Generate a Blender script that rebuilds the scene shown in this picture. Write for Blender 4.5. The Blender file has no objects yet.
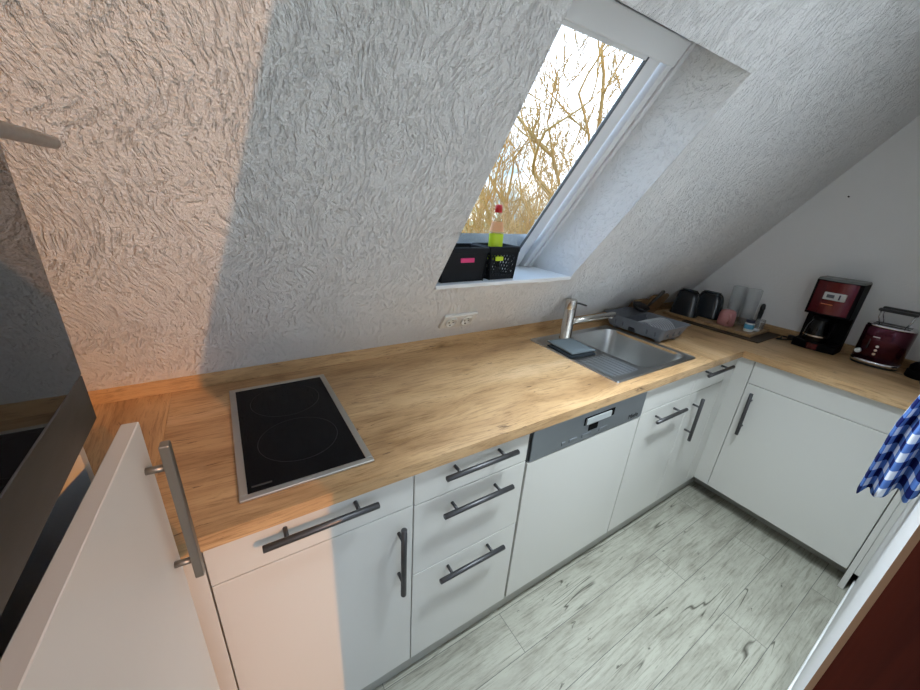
import bpy, bmesh, math, random
from mathutils import Vector, Matrix
SC = bpy.context.scene
COL = SC.collection
# ---------------------------------------------------------------- camera
cam_data = bpy.data.cameras.new('camera')
cam_data.sensor_fit = 'HORIZONTAL'; cam_data.sensor_width = 36.0
cam_data.lens = 36.0 * 365.1 / 920.0
cam_data.clip_start = 0.01; cam_data.clip_end = 300
cam = bpy.data.objects.new('camera', cam_data); COL.objects.link(cam)
RX = Vector((0.845178848586204, -0.5306444978425499, 0.0639463119493812))
RY = Vector((-0.14479111731343008, -0.34248125511467953, -0.9283006637088022))
RZ = Vector((0.5144980527170416, 0.7753212281399898, -0.36629052259902983))
CP = Vector((0.11492202, -0.65783605, 1.49492227))
m = Matrix.Identity(4)
for i in range(3):
    m[i][0] = RX[i]; m[i][1] = -RY[i]; m[i][2] = -RZ[i]; m[i][3] = CP[i]
cam.matrix_world = m
SC.camera = cam
# ---------------------------------------------------------------- light
SC.view_settings.view_transform = 'Standard'
SC.view_settings.look = 'None'
SC.view_settings.gamma = 1.0
SC.view_settings.use_curve_mapping = False
SC.view_settings.exposure = 0.35
world = bpy.data.worlds.new('sky'); SC.world = world; world.use_nodes = True
wn = world.node_tree.nodes; wl = world.node_tree.links
wn.clear()
wo = wn.new('ShaderNodeOutputWorld'); wb = wn.new('ShaderNodeBackground')
wg = wn.new('ShaderNodeTexCoord'); ws = wn.new('ShaderNodeSeparateXYZ')
wr = wn.new('ShaderNodeValToRGB')
wl.new(wg.outputs['Generated'], ws.inputs[0]); wl.new(ws.outputs['Z'], wr.inputs[0])
wl.new(wr.outputs[0], wb.inputs['Color']); wl.new(wb.outputs[0], wo.inputs[0])
cr = wr.color_ramp
cr.elements[0].position = 0.0; cr.elements[0].color = (0.60, 0.58, 0.52, 1)
cr.elements[1].position = 0.75; cr.elements[1].color = (0.42, 0.60, 0.86, 1)
e = cr.elements.new(0.06); e.color = (0.86, 0.92, 0.98, 1)
e = cr.elements.new(0.30); e.color = (0.72, 0.84, 1.0, 1)
# broken cloud: bluer, dimmer gaps between white sheets
wc = wn.new('ShaderNodeTexNoise'); wc.inputs['Scale'].default_value = 3.2; wc.inputs['Detail'].default_value = 5
wm = wn.new('ShaderNodeMapping'); wm.inputs['Scale'].default_value = (1, 1, 2.2); wm.inputs['Location'].default_value = (0.35, 0.1, 0.2)
wl.new(wg.outputs['Generated'], wm.inputs['Vector']); wl.new(wm.outputs[0], wc.inputs['Vector'])
wv = wn.new('ShaderNodeValToRGB'); wl.new(wc.outputs[0], wv.inputs[0])
wv.color_ramp.elements[0].position = 0.40; wv.color_ramp.elements[0].color = (0.19, 0.245, 0.285, 1)
wv.color_ramp.elements[1].position = 0.56; wv.color_ramp.elements[1].color = (1, 1, 1, 1)
wx = wn.new('ShaderNodeMix'); wx.data_type = 'RGBA'; wx.blend_type = 'MULTIPLY'; wx.inputs['Factor'].default_value = 1.0
wl.new(wr.outputs[0], wx.inputs['A']); wl.new(wv.outputs[0], wx.inputs['B']); wl.new(wx.outputs['Result'], wb.inputs['Color'])
wb.inputs['Strength'].default_value = 3.6
SUN_DIR = Vector((0.38, -1.0, 0.45)).normalized()      # towards the sun
sd = bpy.data.lights.new('sun', 'SUN'); sd.energy = 1.45; sd.color = (1.0, 0.42, 0.10); sd.angle = math.radians(0.8)
sun = bpy.data.objects.new('sun', sd); COL.objects.link(sun)
sun.rotation_euler = SUN_DIR.to_track_quat('Z', 'Y').to_euler(); sun.location = (3, -6, 5)

# two fill lamps added to brighten the kitchen (housings are built further down)
FILL_LAMPS = [Vector((1.02, -.44, 2.20)), Vector((1.46, -.44, 2.20))]
for lp_ in FILL_LAMPS:
    ld = bpy.data.lights.new('added_fill_light', 'AREA'); ld.shape = 'DISK'; ld.size = .16; ld.energy = 5.6; ld.spread = math.radians(84); ld.color = (0.82, 0.93, 1.0)
    lo = bpy.data.objects.new('added_fill_light', ld); COL.objects.link(lo); lo.location = lp_ + Vector((0, 0, -.008))
# ---------------------------------------------------------------- helpers
OFF = {}
class MB:
    def __init__(s): s.bm = bmesh.new()
    def box(s, x0, x1, y0, y1, z0, z1, bev=0.0, seg=2, M=None):
        r = bmesh.ops.create_cube(s.bm, size=1.0)
        vs = r['verts']
        for v in vs:
            v.co = Vector(((x0+x1)/2 + v.co.x*(x1-x0), (y0+y1)/2 + v.co.y*(y1-y0), (z0+z1)/2 + v.co.z*(z1-z0)))
        if bev > 0:
            es = {e for v in vs for e in v.link_edges}
            r2 = bmesh.ops.bevel(s.bm, geom=list(es), offset=bev, segments=seg, affect='EDGES', profile=0.5)
            vs = list({v for f in r2['faces'] for v in f.verts} | {v for v in vs if v.is_valid})
        if M is not None:
            for v in vs: v.co = M @ v.co
        return s
    def ring(s, c, u, w, r, n, ry=None):
        ry = r if ry is None else ry
        return [s.bm.verts.new(c + u*(r*math.cos(2*math.pi*k/n)) + w*(ry*math.sin(2*math.pi*k/n))) for k in range(n)]
    def skin(s, rings, cap=True, smooth=True, closed=False):
        n = len(rings[0])
        pairs = list(zip(rings, rings[1:])) + ([(rings[-1], rings[0])] if closed else [])
        for a, b in pairs:
            for k in range(n):
                f = s.bm.faces.new((a[k], a[(k+1) % n], b[(k+1) % n], b[k])); f.smooth = smooth
        if cap and not closed:
            s.bm.faces.new(list(reversed(rings[0]))); s.bm.faces.new(rings[-1])
    def tube(s, pts, r, n=10, cap=True, closed=False):
        pts = [Vector(p) for p in pts]
        rs = r if isinstance(r, (list, tuple)) else [r]*len(pts)
        rings = []; pu = None
        for i, p in enumerate(pts):
            if closed: t = pts[(i+1) % len(pts)] - pts[i-1]
            else: t = pts[min(i+1, len(pts)-1)] - pts[max(i-1, 0)]
            t.normalize()
            if pu is None:
                pu = t.orthogonal().normalized()
                if abs(t.z) < 0.9: pu = Vector((0, 0, 1)) - t*t.z; pu.normalize()
            u = (pu - t*pu.dot(t)).normalized(); pu = u
            rings.append(s.ring(p, u, t.cross(u), rs[i], n))
        s.skin(rings, cap, True, closed); return s
    def lathe(s, prof, c, n=24, cap=True, sx=1.0, sy=1.0):
        c = Vector(c)
        rings = [s.ring(c + Vector((0, 0, z)), Vector((1, 0, 0)), Vector((0, 1, 0)), max(r, 1e-4)*sx, n, max(r, 1e-4)*sy) for r, z in prof]
        s.skin(rings, cap); return s
    def prism(s, poly, d):      # polygon of 3D points extruded by vector d
        d = Vector(d)
        a = [s.bm.verts.new(Vector(p)) for p in poly]; b = [s.bm.verts.new(Vector(p) + d) for p in poly]
        n = len(a)
        s.bm.faces.new(list(reversed(a))); s.bm.faces.new(b)
        for k in range(n): s.bm.faces.new((a[k], a[(k+1) % n], b[(k+1) % n], b[k]))
        return s
    def quad(s, *p):
        s.bm.faces.new([s.bm.verts.new(Vector(q)) for q in p]); return s
    def xform(s, M):
        for v in s.bm.verts: v.co = M @ v.co
        return s
    def build(s, name, mat, parent=None, label=None, flat=False):
        off = OFF.get(parent.name, Vector()) if parent else Vector()
        bmesh.ops.recalc_face_normals(s.bm, faces=s.bm.faces[:])
        for v in s.bm.verts: v.co -= off
        me = bpy.data.meshes.new(name); s.bm.to_mesh(me); s.bm.free()
        if mat: me.materials.append(mat)
        o = bpy.data.objects.new(name, me); COL.objects.link(o)
        if parent: o.parent = parent
        OFF[o.name] = off
        if label: o['label'] = label
        return o
def thing(name, loc, label, cat, group=None):
    o = bpy.data.objects.new(name, None); COL.objects.link(o)
    o.empty_display_size = 0.05
    o.location = loc; OFF[o.name] = Vector(loc)
    o['label'] = label; o['category'] = cat
    if group: o['group'] = group
    return o
def tag(o, label, cat, group=None):
    o['label'] = label; o['category'] = cat
    if group: o['group'] = group
    return o
def struct(o):
    o['kind'] = 'structure'; return o
def text_mesh(name, txt, size, M, mat, parent):
    cu = bpy.data.curves.new('lettering', 'FONT'); cu.body = txt; cu.size = size; cu.extrude = 0.0003
    cu.align_x = 'CENTER'; cu.align_y = 'CENTER'
    t = bpy.data.objects.new('lettering_tmp', cu); COL.objects.link(t)
    dg = bpy.context.evaluated_depsgraph_get()
    me = bpy.data.meshes.new_from_object(t.evaluated_get(dg))
    bpy.data.objects.remove(t); bpy.data.curves.remove(cu)
    off = OFF.get(parent.name, Vector())
    for v in me.vertices: v.co = (M @ v.co) - off
    me.materials.clear(); me.materials.append(mat)
    o = bpy.data.objects.new(name, me); COL.objects.link(o); o.parent = parent; OFF[o.name] = off
    return o

# ---------------------------------------------------------------- materials
def mat(name, col, rough=0.5, metal=0.0, coat=0.0, spec=0.5):
    m = bpy.data.materials.new(name); m.use_nodes = True
    b = m.node_tree.nodes['Principled BSDF']
    b.inputs['Base Color'].default_value = (*col, 1); b.inputs['Roughness'].default_value = rough
    b.inputs['Metallic'].default_value = metal; b.inputs['Coat Weight'].default_value = coat
    b.inputs['Specular IOR Level'].default_value = spec
    return m
def nodes(m): return m.node_tree.nodes, m.node_tree.links, m.node_tree.nodes['Principled BSDF']
def N(nt, typ, **kw):
    n = nt.new(typ)
    for k, v in kw.items(): setattr(n, k, v)
    return n
def ramp(nt, stops):
    r = nt.new('ShaderNodeValToRGB'); c = r.color_ramp
    c.elements[0].position, c.elements[0].color = stops[0][0], (*stops[0][1], 1)
    c.elements[1].position, c.elements[1].color = stops[-1][0], (*stops[-1][1], 1)
    for p, col in stops[1:-1]:
        e = c.elements.new(p); e.color = (*col, 1)
    return r
def noise(nt, lk, vec, scale, detail=3, rough=0.5, dist=0.0):
    n = nt.new('ShaderNodeTexNoise'); n.inputs['Scale'].default_value = scale
    n.inputs['Detail'].default_value = detail; n.inputs['Roughness'].default_value = rough
    n.inputs['Distortion'].default_value = dist
    if vec is not None: lk.new(vec, n.inputs['Vector'])
    return n
def mapping(nt, lk, vec, scale=(1, 1, 1), rot=(0, 0, 0), loc=(0, 0, 0)):
    mp = nt.new('ShaderNodeMapping'); mp.inputs['Scale'].default_value = scale
    mp.inputs['Rotation'].default_value = rot; mp.inputs['Location'].default_value = loc
    lk.new(vec, mp.inputs['Vector']); return mp
def micro(m, scale=60, amt=0.06, bump=0.0):
    """small roughness variation so that no surface is perfectly uniform"""
    nt, lk, b = nodes(m)
    tc = nt.new('ShaderNodeTexCoord'); n = noise(nt, lk, tc.outputs['Object'], scale)
    mr = nt.new('ShaderNodeMapRange'); r = b.inputs['Roughness'].default_value
    mr.inputs['To Min'].default_value = max(0, r-amt); mr.inputs['To Max'].default_value = min(1, r+amt)
    lk.new(n.outputs[0], mr.inputs['Value']); lk.new(mr.outputs[0], b.inputs['Roughness'])
    if bump:
        bp = nt.new('ShaderNodeBump'); bp.inputs['Strength'].default_value = bump; bp.inputs['Distance'].default_value = 0.002
        lk.new(n.outputs[0], bp.inputs['Height']); lk.new(bp.outputs[0], b.inputs['Normal'])
    return m

def plaster(name, col, strength=0.6, rot=0.0, along=22, across=75, dist=0.004, warp=3.0, wamp=0.2, groove=1.0, grain=170, grain_amt=0.35):
    """rubbed plaster: fine grain broken by short curved grooves"""
    m = mat(name, col, 0.9, spec=0.2); nt, lk, b = nodes(m)
    g = nt.new('ShaderNodeNewGeometry')
    base = mapping(nt, lk, g.outputs['Position'], rot=(rot, 0, 0))
    w = noise(nt, lk, base.outputs[0], warp, 1.5)
    sub = N(nt, 'ShaderNodeVectorMath', operation='SUBTRACT'); sub.inputs[1].default_value = (0.5, 0.5, 0.5)
    lk.new(w.outputs['Color'], sub.inputs[0])
    sca = N(nt, 'ShaderNodeVectorMath', operation='SCALE'); sca.inputs['Scale'].default_value = wamp
    lk.new(sub.outputs[0], sca.inputs[0])
    add = N(nt, 'ShaderNodeVectorMath', operation='ADD'); lk.new(base.outputs[0], add.inputs[0]); lk.new(sca.outputs[0], add.inputs[1])
    st = mapping(nt, lk, add.outputs[0], scale=(across, along, along), rot=(0, 0, 0.45))
    n1 = noise(nt, lk, st.outputs[0], 1.0, 4.0, 0.6)
    mr = nt.new('ShaderNodeMapRange'); mr.interpolation_type = 'SMOOTHSTEP'
    mr.inputs['From Min'].default_value = 0.30; mr.inputs['From Max'].default_value = 0.52; mr.inputs['To Max'].default_value = groove
    lk.new(n1.outputs[0], mr.inputs['Value'])
    n2 = noise(nt, lk, g.outputs['Position'], grain, 3, 0.6)
    mul = N(nt, 'ShaderNodeMath', operation='MULTIPLY_ADD'); mul.inputs[1].default_value = grain_amt*2
    lk.new(n2.outputs[0], mul.inputs[0]); lk.new(mr.outputs[0], mul.inputs[2])
    bp = nt.new('ShaderNodeBump'); bp.inputs['Strength'].default_value = strength; bp.inputs['Distance'].default_value = dist
    lk.new(mul.outputs[0], bp.inputs['Height']); lk.new(bp.outputs[0], b.inputs['Normal'])
    return m
ZU, YB, TN = 0.9455, 0.6157, 1.3309
ANG = math.atan(TN)
M_slope = plaster('rough_plaster_slope', (0.89, 0.89, 0.895), 0.85, rot=-ANG, along=50, across=150, warp=5.0, wamp=0.17, dist=0.0052, grain=190, grain_amt=0.5)
M_wall = plaster('fine_plaster_wall', (0.86, 0.86, 0.86), 0.4, rot=0.6, along=80, across=120, dist=0.003, warp=6, wamp=.1, groove=.5)

def oak(name, axis='x', dark=1.0):
    m = mat(name, (0.5, 0.33, 0.17), 0.33, spec=0.45); nt, lk, b = nodes(m)
    g = nt.new('ShaderNodeNewGeometry')
    rot = (0, 0, 0) if axis == 'x' else (0, 0, math.pi/2)
    p0 = mapping(nt, lk, g.outputs['Position'], rot=rot)
    # gentle swirl of the grain around knots
    wz = noise(nt, lk, mapping(nt, lk, p0.outputs[0], scale=(2.0, 5, 5)).outputs[0], 1.0, 2)
    sb_ = N(nt, 'ShaderNodeVectorMath', operation='SUBTRACT'); sb_.inputs[1].default_value = (.5, .5, .5); lk.new(wz.outputs['Color'], sb_.inputs[0])
    sc_ = N(nt, 'ShaderNodeVectorMath', operation='SCALE'); sc_.inputs['Scale'].default_value = 0.10; lk.new(sb_.outputs[0], sc_.inputs[0])
    p = N(nt, 'ShaderNodeVectorMath', operation='ADD'); lk.new(p0.outputs[0], p.inputs[0]); lk.new(sc_.outputs[0], p.inputs[1])
    a = mapping(nt, lk, p.outputs[0], scale=(1.5, 7, 7))
    n1 = noise(nt, lk, a.outputs[0], 1.0, 7, 0.62, 0.3)
    D = lambda c: tuple(x*dark for x in c)
    r1 = ramp(nt, [(0.30, D((0.27, 0.150, 0.064))), (0.43, D((0.44, 0.268, 0.128))), (0.56, D((0.57, 0.37, 0.19))), (0.72, D((0.64, 0.44, 0.25)))])
    lk.new(n1.outputs[0], r1.inputs[0])
    a2 = mapping(nt, lk, p.outputs[0], scale=(8, 150, 150))
    n2 = noise(nt, lk, a2.outputs[0], 1.0, 7, 0.75)
    r2 = ramp(nt, [(0.36, (0.56, 0.50, 0.43)), (0.50, (1, 1, 1)), (0.7, (1.06, 1.05, 1.04))])
    lk.new(n2.outputs[0], r2.inputs[0])
    mx = N(nt, 'ShaderNodeMix', data_type='RGBA', blend_type='MULTIPLY'); mx.inputs['Factor'].default_value = 0.85
    lk.new(r1.outputs[0], mx.inputs['A']); lk.new(r2.outputs[0], mx.inputs['B'])
    # dark cracks and brushed knots
    a3 = mapping(nt, lk, p.outputs[0], scale=(7, 46, 46), loc=(3.1, 1.7, 0))
    n3 = noise(nt, lk, a3.outputs[0], 1.0, 6, 0.64, 0.6)
    r3 = ramp(nt, [(0.315, (0.16, 0.11, 0.08)), (0.355, (1, 1, 1))])
    lk.new(n3.outputs[0], r3.inputs[0])
    a4 = mapping(nt, lk, p0.outputs[0], scale=(4.2, 7.5, 7.5), loc=(.3, .2, 0))
    vo = nt.new('ShaderNodeTexVoronoi'); vo.inputs['Scale'].default_value = 1.0; lk.new(a4.outputs[0], vo.inputs['Vector'])
    r4 = ramp(nt, [(0.02, (0.35, 0.27, 0.20)), (0.10, (0.82, 0.76, 0.68)), (0.2, (1, 1, 1))]); lk.new(vo.outputs['Distance'], r4.inputs[0])
    mx2 = N(nt, 'ShaderNodeMix', data_type='RGBA', blend_type='MULTIPLY'); mx2.inputs['Factor'].default_value = 0.8
    lk.new(mx.outputs['Result'], mx2.inputs['A']); lk.new(r3.outputs[0], mx2.inputs['B'])
    mx3 = N(nt, 'ShaderNodeMix', data_type='RGBA', blend_type='MULTIPLY'); mx3.inputs['Factor'].default_value = 0.7
    lk.new(mx2.outputs['Result'], mx3.inputs['A']); lk.new(r4.outputs[0], mx3.inputs['B'])
    lk.new(mx3.outputs['Result'], b.inputs['Base Color'])
    bp = nt.new('ShaderNodeBump'); bp.inputs['Strength'].default_value = 0.15; bp.inputs['Distance'].default_value = 0.002
    lk.new(n2.outputs[0], bp.inputs['Height']); lk.new(bp.outputs[0], b.inputs['Normal'])
    return m
M_oak = oak('oak_worktop_long', 'x'); M_oakY = oak('oak_worktop_cross', 'y')
M_boardwood = oak('light_board_wood', 'x', 0.9)
M_boarddark = oak('brown_board_wood', 'x', 0.5)

def floor_mat():
    m = mat('grey_plank_floor', (0.4, 0.4, 0.37), 0.45, spec=0.4); nt, lk, b = nodes(m)
    g = nt.new('ShaderNodeNewGeometry')
    mp = mapping(nt, lk, g.outputs['Position'], loc=(1.28*4 - 0.83 + 0.0, 0.152*20 - 0.01, 0))
    br = nt.new('ShaderNodeTexBrick')
    br.offset = 0.37; br.offset_frequency = 2; br.squash = 1.0
    br.inputs['Scale'].default_value = 1.0; br.inputs['Brick Width'].default_value = 1.28; br.inputs['Row Height'].default_value = 0.152
    br.inputs['Mortar Size'].default_value = 0.0011; br.inputs['Mortar Smooth'].default_value = 0.2; br.inputs['Bias'].default_value = 0.0
    br.inputs['Color1'].default_value = (0, 0, 0, 1); br.inputs['Color2'].default_value = (1, 1, 1, 1); br.inputs['Mortar'].default_value = (0.5, 0.5, 0.5, 1)
    lk.new(mp.outputs[0], br.inputs['Vector'])
    # per-plank shift of the grain
    sc = N(nt, 'ShaderNodeVectorMath', operation='SCALE'); sc.inputs['Scale'].default_value = 7.0
    lk.new(br.outputs['Color'], sc.inputs[0])
    ad = N(nt, 'ShaderNodeVectorMath', operation='ADD'); lk.new(g.outputs['Position'], ad.inputs[0]); lk.new(sc.outputs[0], ad.inputs[1])
    # soft blotches, fibre streaks, short dark dashes, long cracks
    a = mapping(nt, lk, ad.outputs[0], scale=(3.0, 12, 12)); n1 = noise(nt, lk, a.outputs[0], 1.0, 9, 0.72, 0.5)
    r1 = ramp(nt, [(0.30, (0.175, 0.168, 0.138)), (0.44, (0.285, 0.280, 0.232)), (0.56, (0.350, 0.347, 0.292)), (0.75, (0.39, 0.385, 0.33))])
    lk.new(n1.outputs[0], r1.inputs[0])
    a2 = mapping(nt, lk, ad.outputs[0], scale=(7, 150, 150)); n2 = noise(nt, lk, a2.outputs[0], 1.0, 7, 0.75)
    r2 = ramp(nt, [(0.36, (0.55, 0.54, 0.51)), (0.50, (1, 1, 1))]); lk.new(n2.outputs[0], r2.inputs[0])
    mx = N(nt, 'ShaderNodeMix', data_type='RGBA', blend_type='MULTIPLY'); mx.inputs['Factor'].default_value = 0.85
    lk.new(r1.outputs[0], mx.inputs['A']); lk.new(r2.outputs[0], mx.inputs['B'])
    a3 = mapping(nt, lk, ad.outputs[0], scale=(9, 48, 48), loc=(5, 2, 1)); n3 = noise(nt, lk, a3.outputs[0], 1.0, 5, 0.6, 0.6)
    r3 = ramp(nt, [(0.30, (0.16, 0.15, 0.13)), (0.335, (1, 1, 1))]); lk.new(n3.outputs[0], r3.inputs[0])
    a5 = mapping(nt, lk, ad.outputs[0], scale=(0.9, 13, 13), loc=(1, 7, 3)); n5 = noise(nt, lk, a5.outputs[0], 1.0, 2.2, 0.5, 0.5)
    cm = N(nt, 'ShaderNodeMath', operation='SUBTRACT'); cm.inputs[1].default_value = 0.5; lk.new(n5.outputs[0], cm.inputs[0])
    ca = N(nt, 'ShaderNodeMath', operation='ABSOLUTE'); lk.new(cm.outputs[0], ca.inputs[0])
    n6 = noise(nt, lk, mapping(nt, lk, ad.outputs[0], scale=(3.5, 6, 6), loc=(9, 1, 4)).outputs[0], 1.0, 2)
    r6 = ramp(nt, [(0.54, (0, 0, 0)), (0.62, (1, 1, 1))]); lk.new(n6.outputs[0], r6.inputs[0])
    r5 = ramp(nt, [(0.002, (0.15, 0.14, 0.12)), (0.0065, (1, 1, 1))]); lk.new(ca.outputs[0], r5.inputs[0])
    mx2 = N(nt, 'ShaderNodeMix', data_type='RGBA', blend_type='MULTIPLY'); mx2.inputs['Factor'].default_value = 0.8
    lk.new(mx.outputs['Result'], mx2.inputs['A']); lk.new(r3.outputs[0], mx2.inputs['B'])
    mx4 = N(nt, 'ShaderNodeMix', data_type='RGBA', blend_type='MULTIPLY'); lk.new(r6.outputs[0], mx4.inputs['Factor'])
    lk.new(mx2.outputs['Result'], mx4.inputs['A']); lk.new(r5.outputs[0], mx4.inputs['B']); mx2 = mx4
    mx3 = N(nt, 'ShaderNodeMix', data_type='RGBA', blend_type='MIX'); mx3.inputs['B'].default_value = (0.10, 0.10, 0.09, 1)
    lk.new(br.outputs['Fac'], mx3.inputs['Factor']); lk.new(mx2.outputs['Result'], mx3.inputs['A'])
    lk.new(mx3.outputs['Result'], b.inputs['Base Color'])
    bp = nt.new('ShaderNodeBump'); bp.inputs['Strength'].default_value = 0.15; bp.inputs['Distance'].default_value = 0.002
    lk.new(n2.outputs[0], bp.inputs['Height']); lk.new(bp.outputs[0], b.inputs['Normal'])
    return m
M_floor = floor_mat()
M_front = micro(mat('white_lacquer_front', (0.625, 0.62, 0.585), 0.36), 8, 0.05)
M_carc = mat('white_carcass', (0.72, 0.71, 0.67), 0.5)
M_dark = mat('dark_void', (0.012, 0.012, 0.012), 0.7)
M_plinth = micro(mat('grey_plinth', (0.33, 0.33, 0.31), 0.5), 30)
M_gun = micro(mat('gunmetal_handle', (0.095, 0.095, 0.10), 0.42, 0.85), 90, 0.08)
M_steelbar = micro(mat('brushed_bar', (0.30, 0.285, 0.26), 0.40, 0.9), 120, 0.1)
def brushed(name, col, rough, sx, sy):
    m = mat(name, col, rough, 1.0); nt, lk, b = nodes(m)
    g = nt.new('ShaderNodeNewGeometry'); a = mapping(nt, lk, g.outputs['Position'], scale=(sx, sy, 40))
    n = noise(nt, lk, a.outputs[0], 1.0, 4, 0.6)
    mr = nt.new('ShaderNodeMapRange'); mr.inputs['To Min'].default_value = rough-0.08; mr.inputs['To Max'].default_value = rough+0.1
    lk.new(n.outputs[0], mr.inputs['Value']); lk.new(mr.outputs[0], b.inputs['Roughness'])
    return m
M_steel = micro(mat('brushed_steel', (0.58, 0.59, 0.59), 0.30, 1.0), 400, 0.03)
M_steel_trim = brushed('brushed_steel_trim', (0.56, 0.55, 0.52), 0.34, 12, 300)
M_tap = micro(mat('tap_steel', (0.62, 0.60, 0.56), 0.25, 1.0), 400, 0.03)
M_dwpanel = brushed('dishwasher_steel', (0.33, 0.36, 0.40), 0.36, 10, 10)
M_oventrim = brushed('oven_dark_steel', (0.15, 0.142, 0.135), 0.42, 200, 12)
M_blackglass = mat('black_glass', (0.006, 0.006, 0.007), 0.03, coat=0.3, spec=0.75)
M_hobglass = mat('hob_glass', (0.003, 0.003, 0.004), 0.06, spec=0.12)
M_hobring = mat('hob_zone_print', (0.022, 0.022, 0.025), 0.4)
M_black = micro(mat('black_plastic', (0.014, 0.014, 0.016), 0.42), 80)
M_blackgloss = mat('black_gloss_plastic', (0.004, 0.004, 0.005), 0.55, spec=0.06)
M_rack = micro(mat('grey_rack_plastic', (0.14, 0.147, 0.168), 0.42), 80)
M_rackdark = mat('dark_grey_rack_plastic', (0.075, 0.08, 0.095), 0.45)
M_basket = micro(mat('black_basket_plastic', (0.005, 0.006, 0.008), 0.55, spec=0.25), 80)
M_pink = mat('pink_tag', (0.85, 0.05, 0.22), 0.4)
M_lime = mat('lime_tag', (0.62, 0.80, 0.02), 0.4)
M_white_pvc = micro(mat('white_window_lacquer', (0.82, 0.83, 0.84), 0.35), 20)
M_greyseal = mat('grey_seal', (0.10, 0.11, 0.12), 0.6)
M_sill = micro(mat('white_sill', (0.86, 0.87, 0.88), 0.3), 15)
M_socket = mat('white_socket_plastic', (0.80, 0.79, 0.76), 0.3)
M_ceramic_pink = mat('pink_ceramic', (0.60, 0.27, 0.27), 0.25)
M_darkceramic = mat('dark_blue_grey_glaze', (0.018, 0.024, 0.032), 0.18, coat=0.4)
M_red = mat('metallic_dark_red', (0.12, 0.004, 0.008), 0.25, 0.5, coat=0.5)
M_wine = mat('metallic_wine_red', (0.075, 0.008, 0.024), 0.24, 0.7, coat=0.3)
M_chrome = mat('chrome', (0.75, 0.75, 0.76), 0.12, 1.0)
M_greylid = mat('grey_lid', (0.20, 0.21, 0.21), 0.45)
M_lcd = mat('lcd_panel', (0.55, 0.58, 0.58), 0.2)
M_lcddark = mat('lcd_digits', (0.05, 0.06, 0.08), 0.3)
M_orange = mat('orange_print', (0.75, 0.25, 0.08), 0.4)
M_clothgrey = micro(mat('grey_cloth', (0.125, 0.15, 0.165), 0.95, spec=0.1), 300, 0.04, 0.5)
M_clothdark = micro(mat('dark_cloth', (0.02, 0.025, 0.03), 0.95, spec=0.1), 300, 0.04, 0.5)
M_whitelabel = mat('white_label', (0.75, 0.78, 0.78), 0.5)
M_bluelabel = mat('blue_label', (0.10, 0.38, 0.58), 0.4)
M_navy = mat('navy_lid', (0.012, 0.016, 0.05), 0.35)
M_brown = mat('dark_brown_door_frame', (0.075, 0.017, 0.009), 0.6, spec=0.12)
def brownwood():
    nt, lk, b = nodes(M_brown); g = nt.new('ShaderNodeNewGeometry')
    a = mapping(nt, lk, g.outputs['Position'], scale=(60, 60, 3)); n = noise(nt, lk, a.outputs[0], 1.0, 5)
    r = ramp(nt, [(0.3, (0.040, 0.006, 0.003)), (0.7, (0.095, 0.016, 0.007))]); lk.new(n.outputs[0], r.inputs[0]); lk.new(r.outputs[0], b.inputs['Base Color'])
brownwood()
M_edgewood = mat('bare_wood_edge', (0.42, 0.27, 0.16), 0.6)
def glass_mat(name, tint=(1, 1, 1), gl=0.06):
    m = bpy.data.materials.new(name); m.use_nodes = True; nt = m.node_tree.nodes; lk = m.node_tree.links; nt.clear()
    o = nt.new('ShaderNodeOutputMaterial'); t = nt.new('ShaderNodeBsdfTransparent'); t.inputs[0].default_value = (*tint, 1)
    g = nt.new('ShaderNodeBsdfGlossy'); g.inputs['Roughness'].default_value = 0.02
    f = nt.new('ShaderNodeFresnel'); f.inputs['IOR'].default_value = 1.45
    mx = nt.new('ShaderNodeMixShader'); ge = nt.new('ShaderNodeNewGeometry'); mi = nt.new('ShaderNodeMapRange'); mi.inputs['To Min'].default_value = 1.45; mi.inputs['To Max'].default_value = 1/1.45
    lk.new(ge.outputs['Backfacing'], mi.inputs['Value']); lk.new(mi.outputs[0], f.inputs['IOR'])
    lk.new(f.outputs[0], mx.inputs[0]); lk.new(t.outputs[0], mx.inputs[1]); lk.new(g.outputs[0], mx.inputs[2])
    lk.new(mx.outputs[0], o.inputs[0]); return m
M_pane = glass_mat('window_glass', (0.97, 0.985, 0.99))
M_drink = glass_mat('clear_ribbed_glass', (0.985, 0.99, 0.995))
_n, _l = M_drink.node_tree.nodes, M_drink.node_tree.links
_o = [n for n in _n if n.type == 'OUTPUT_MATERIAL'][0]; _src = _o.inputs[0].links[0].from_socket
_d = _n.new('ShaderNodeBsdfDiffuse'); _d.inputs[0].default_value = (0.8, 0.84, 0.86, 1); _m = _n.new('ShaderNodeMixShader'); _m.inputs[0].default_value = 0.13
_l.new(_src, _m.inputs[1]); _l.new(_d.outputs[0], _m.inputs[2]); _l.new(_m.outputs[0], _o.inputs[0])
M_carafe = glass_mat('dark_carafe_glass', (0.35, 0.37, 0.42))
M_bottle = glass_mat('clear_bottle', (0.93, 0.95, 0.93))
M_soap = mat('peach_label', (0.85, 0.42, 0.20), 0.5)
M_redcap = mat('red_cap', (0.55, 0.01, 0.015), 0.35)

# ================================================================ SETTING
XG = 2.745; XL = -0.67; YW = -0.693
def sy(z): return YB - (z-ZU)/TN
def sp(x, s, d=0.0):            # point on the roof slope, s = horizontal run from its foot, d = depth behind it
    h = math.hypot(TN, 1)
    return Vector((x, YB - s + d*TN/h, ZU + s*TN + d/h))
struct(MB().box(-2.35-.25, XG+.1, -1.87, 0.72, -0.06, 0.0).build('floor', M_floor))
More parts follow.
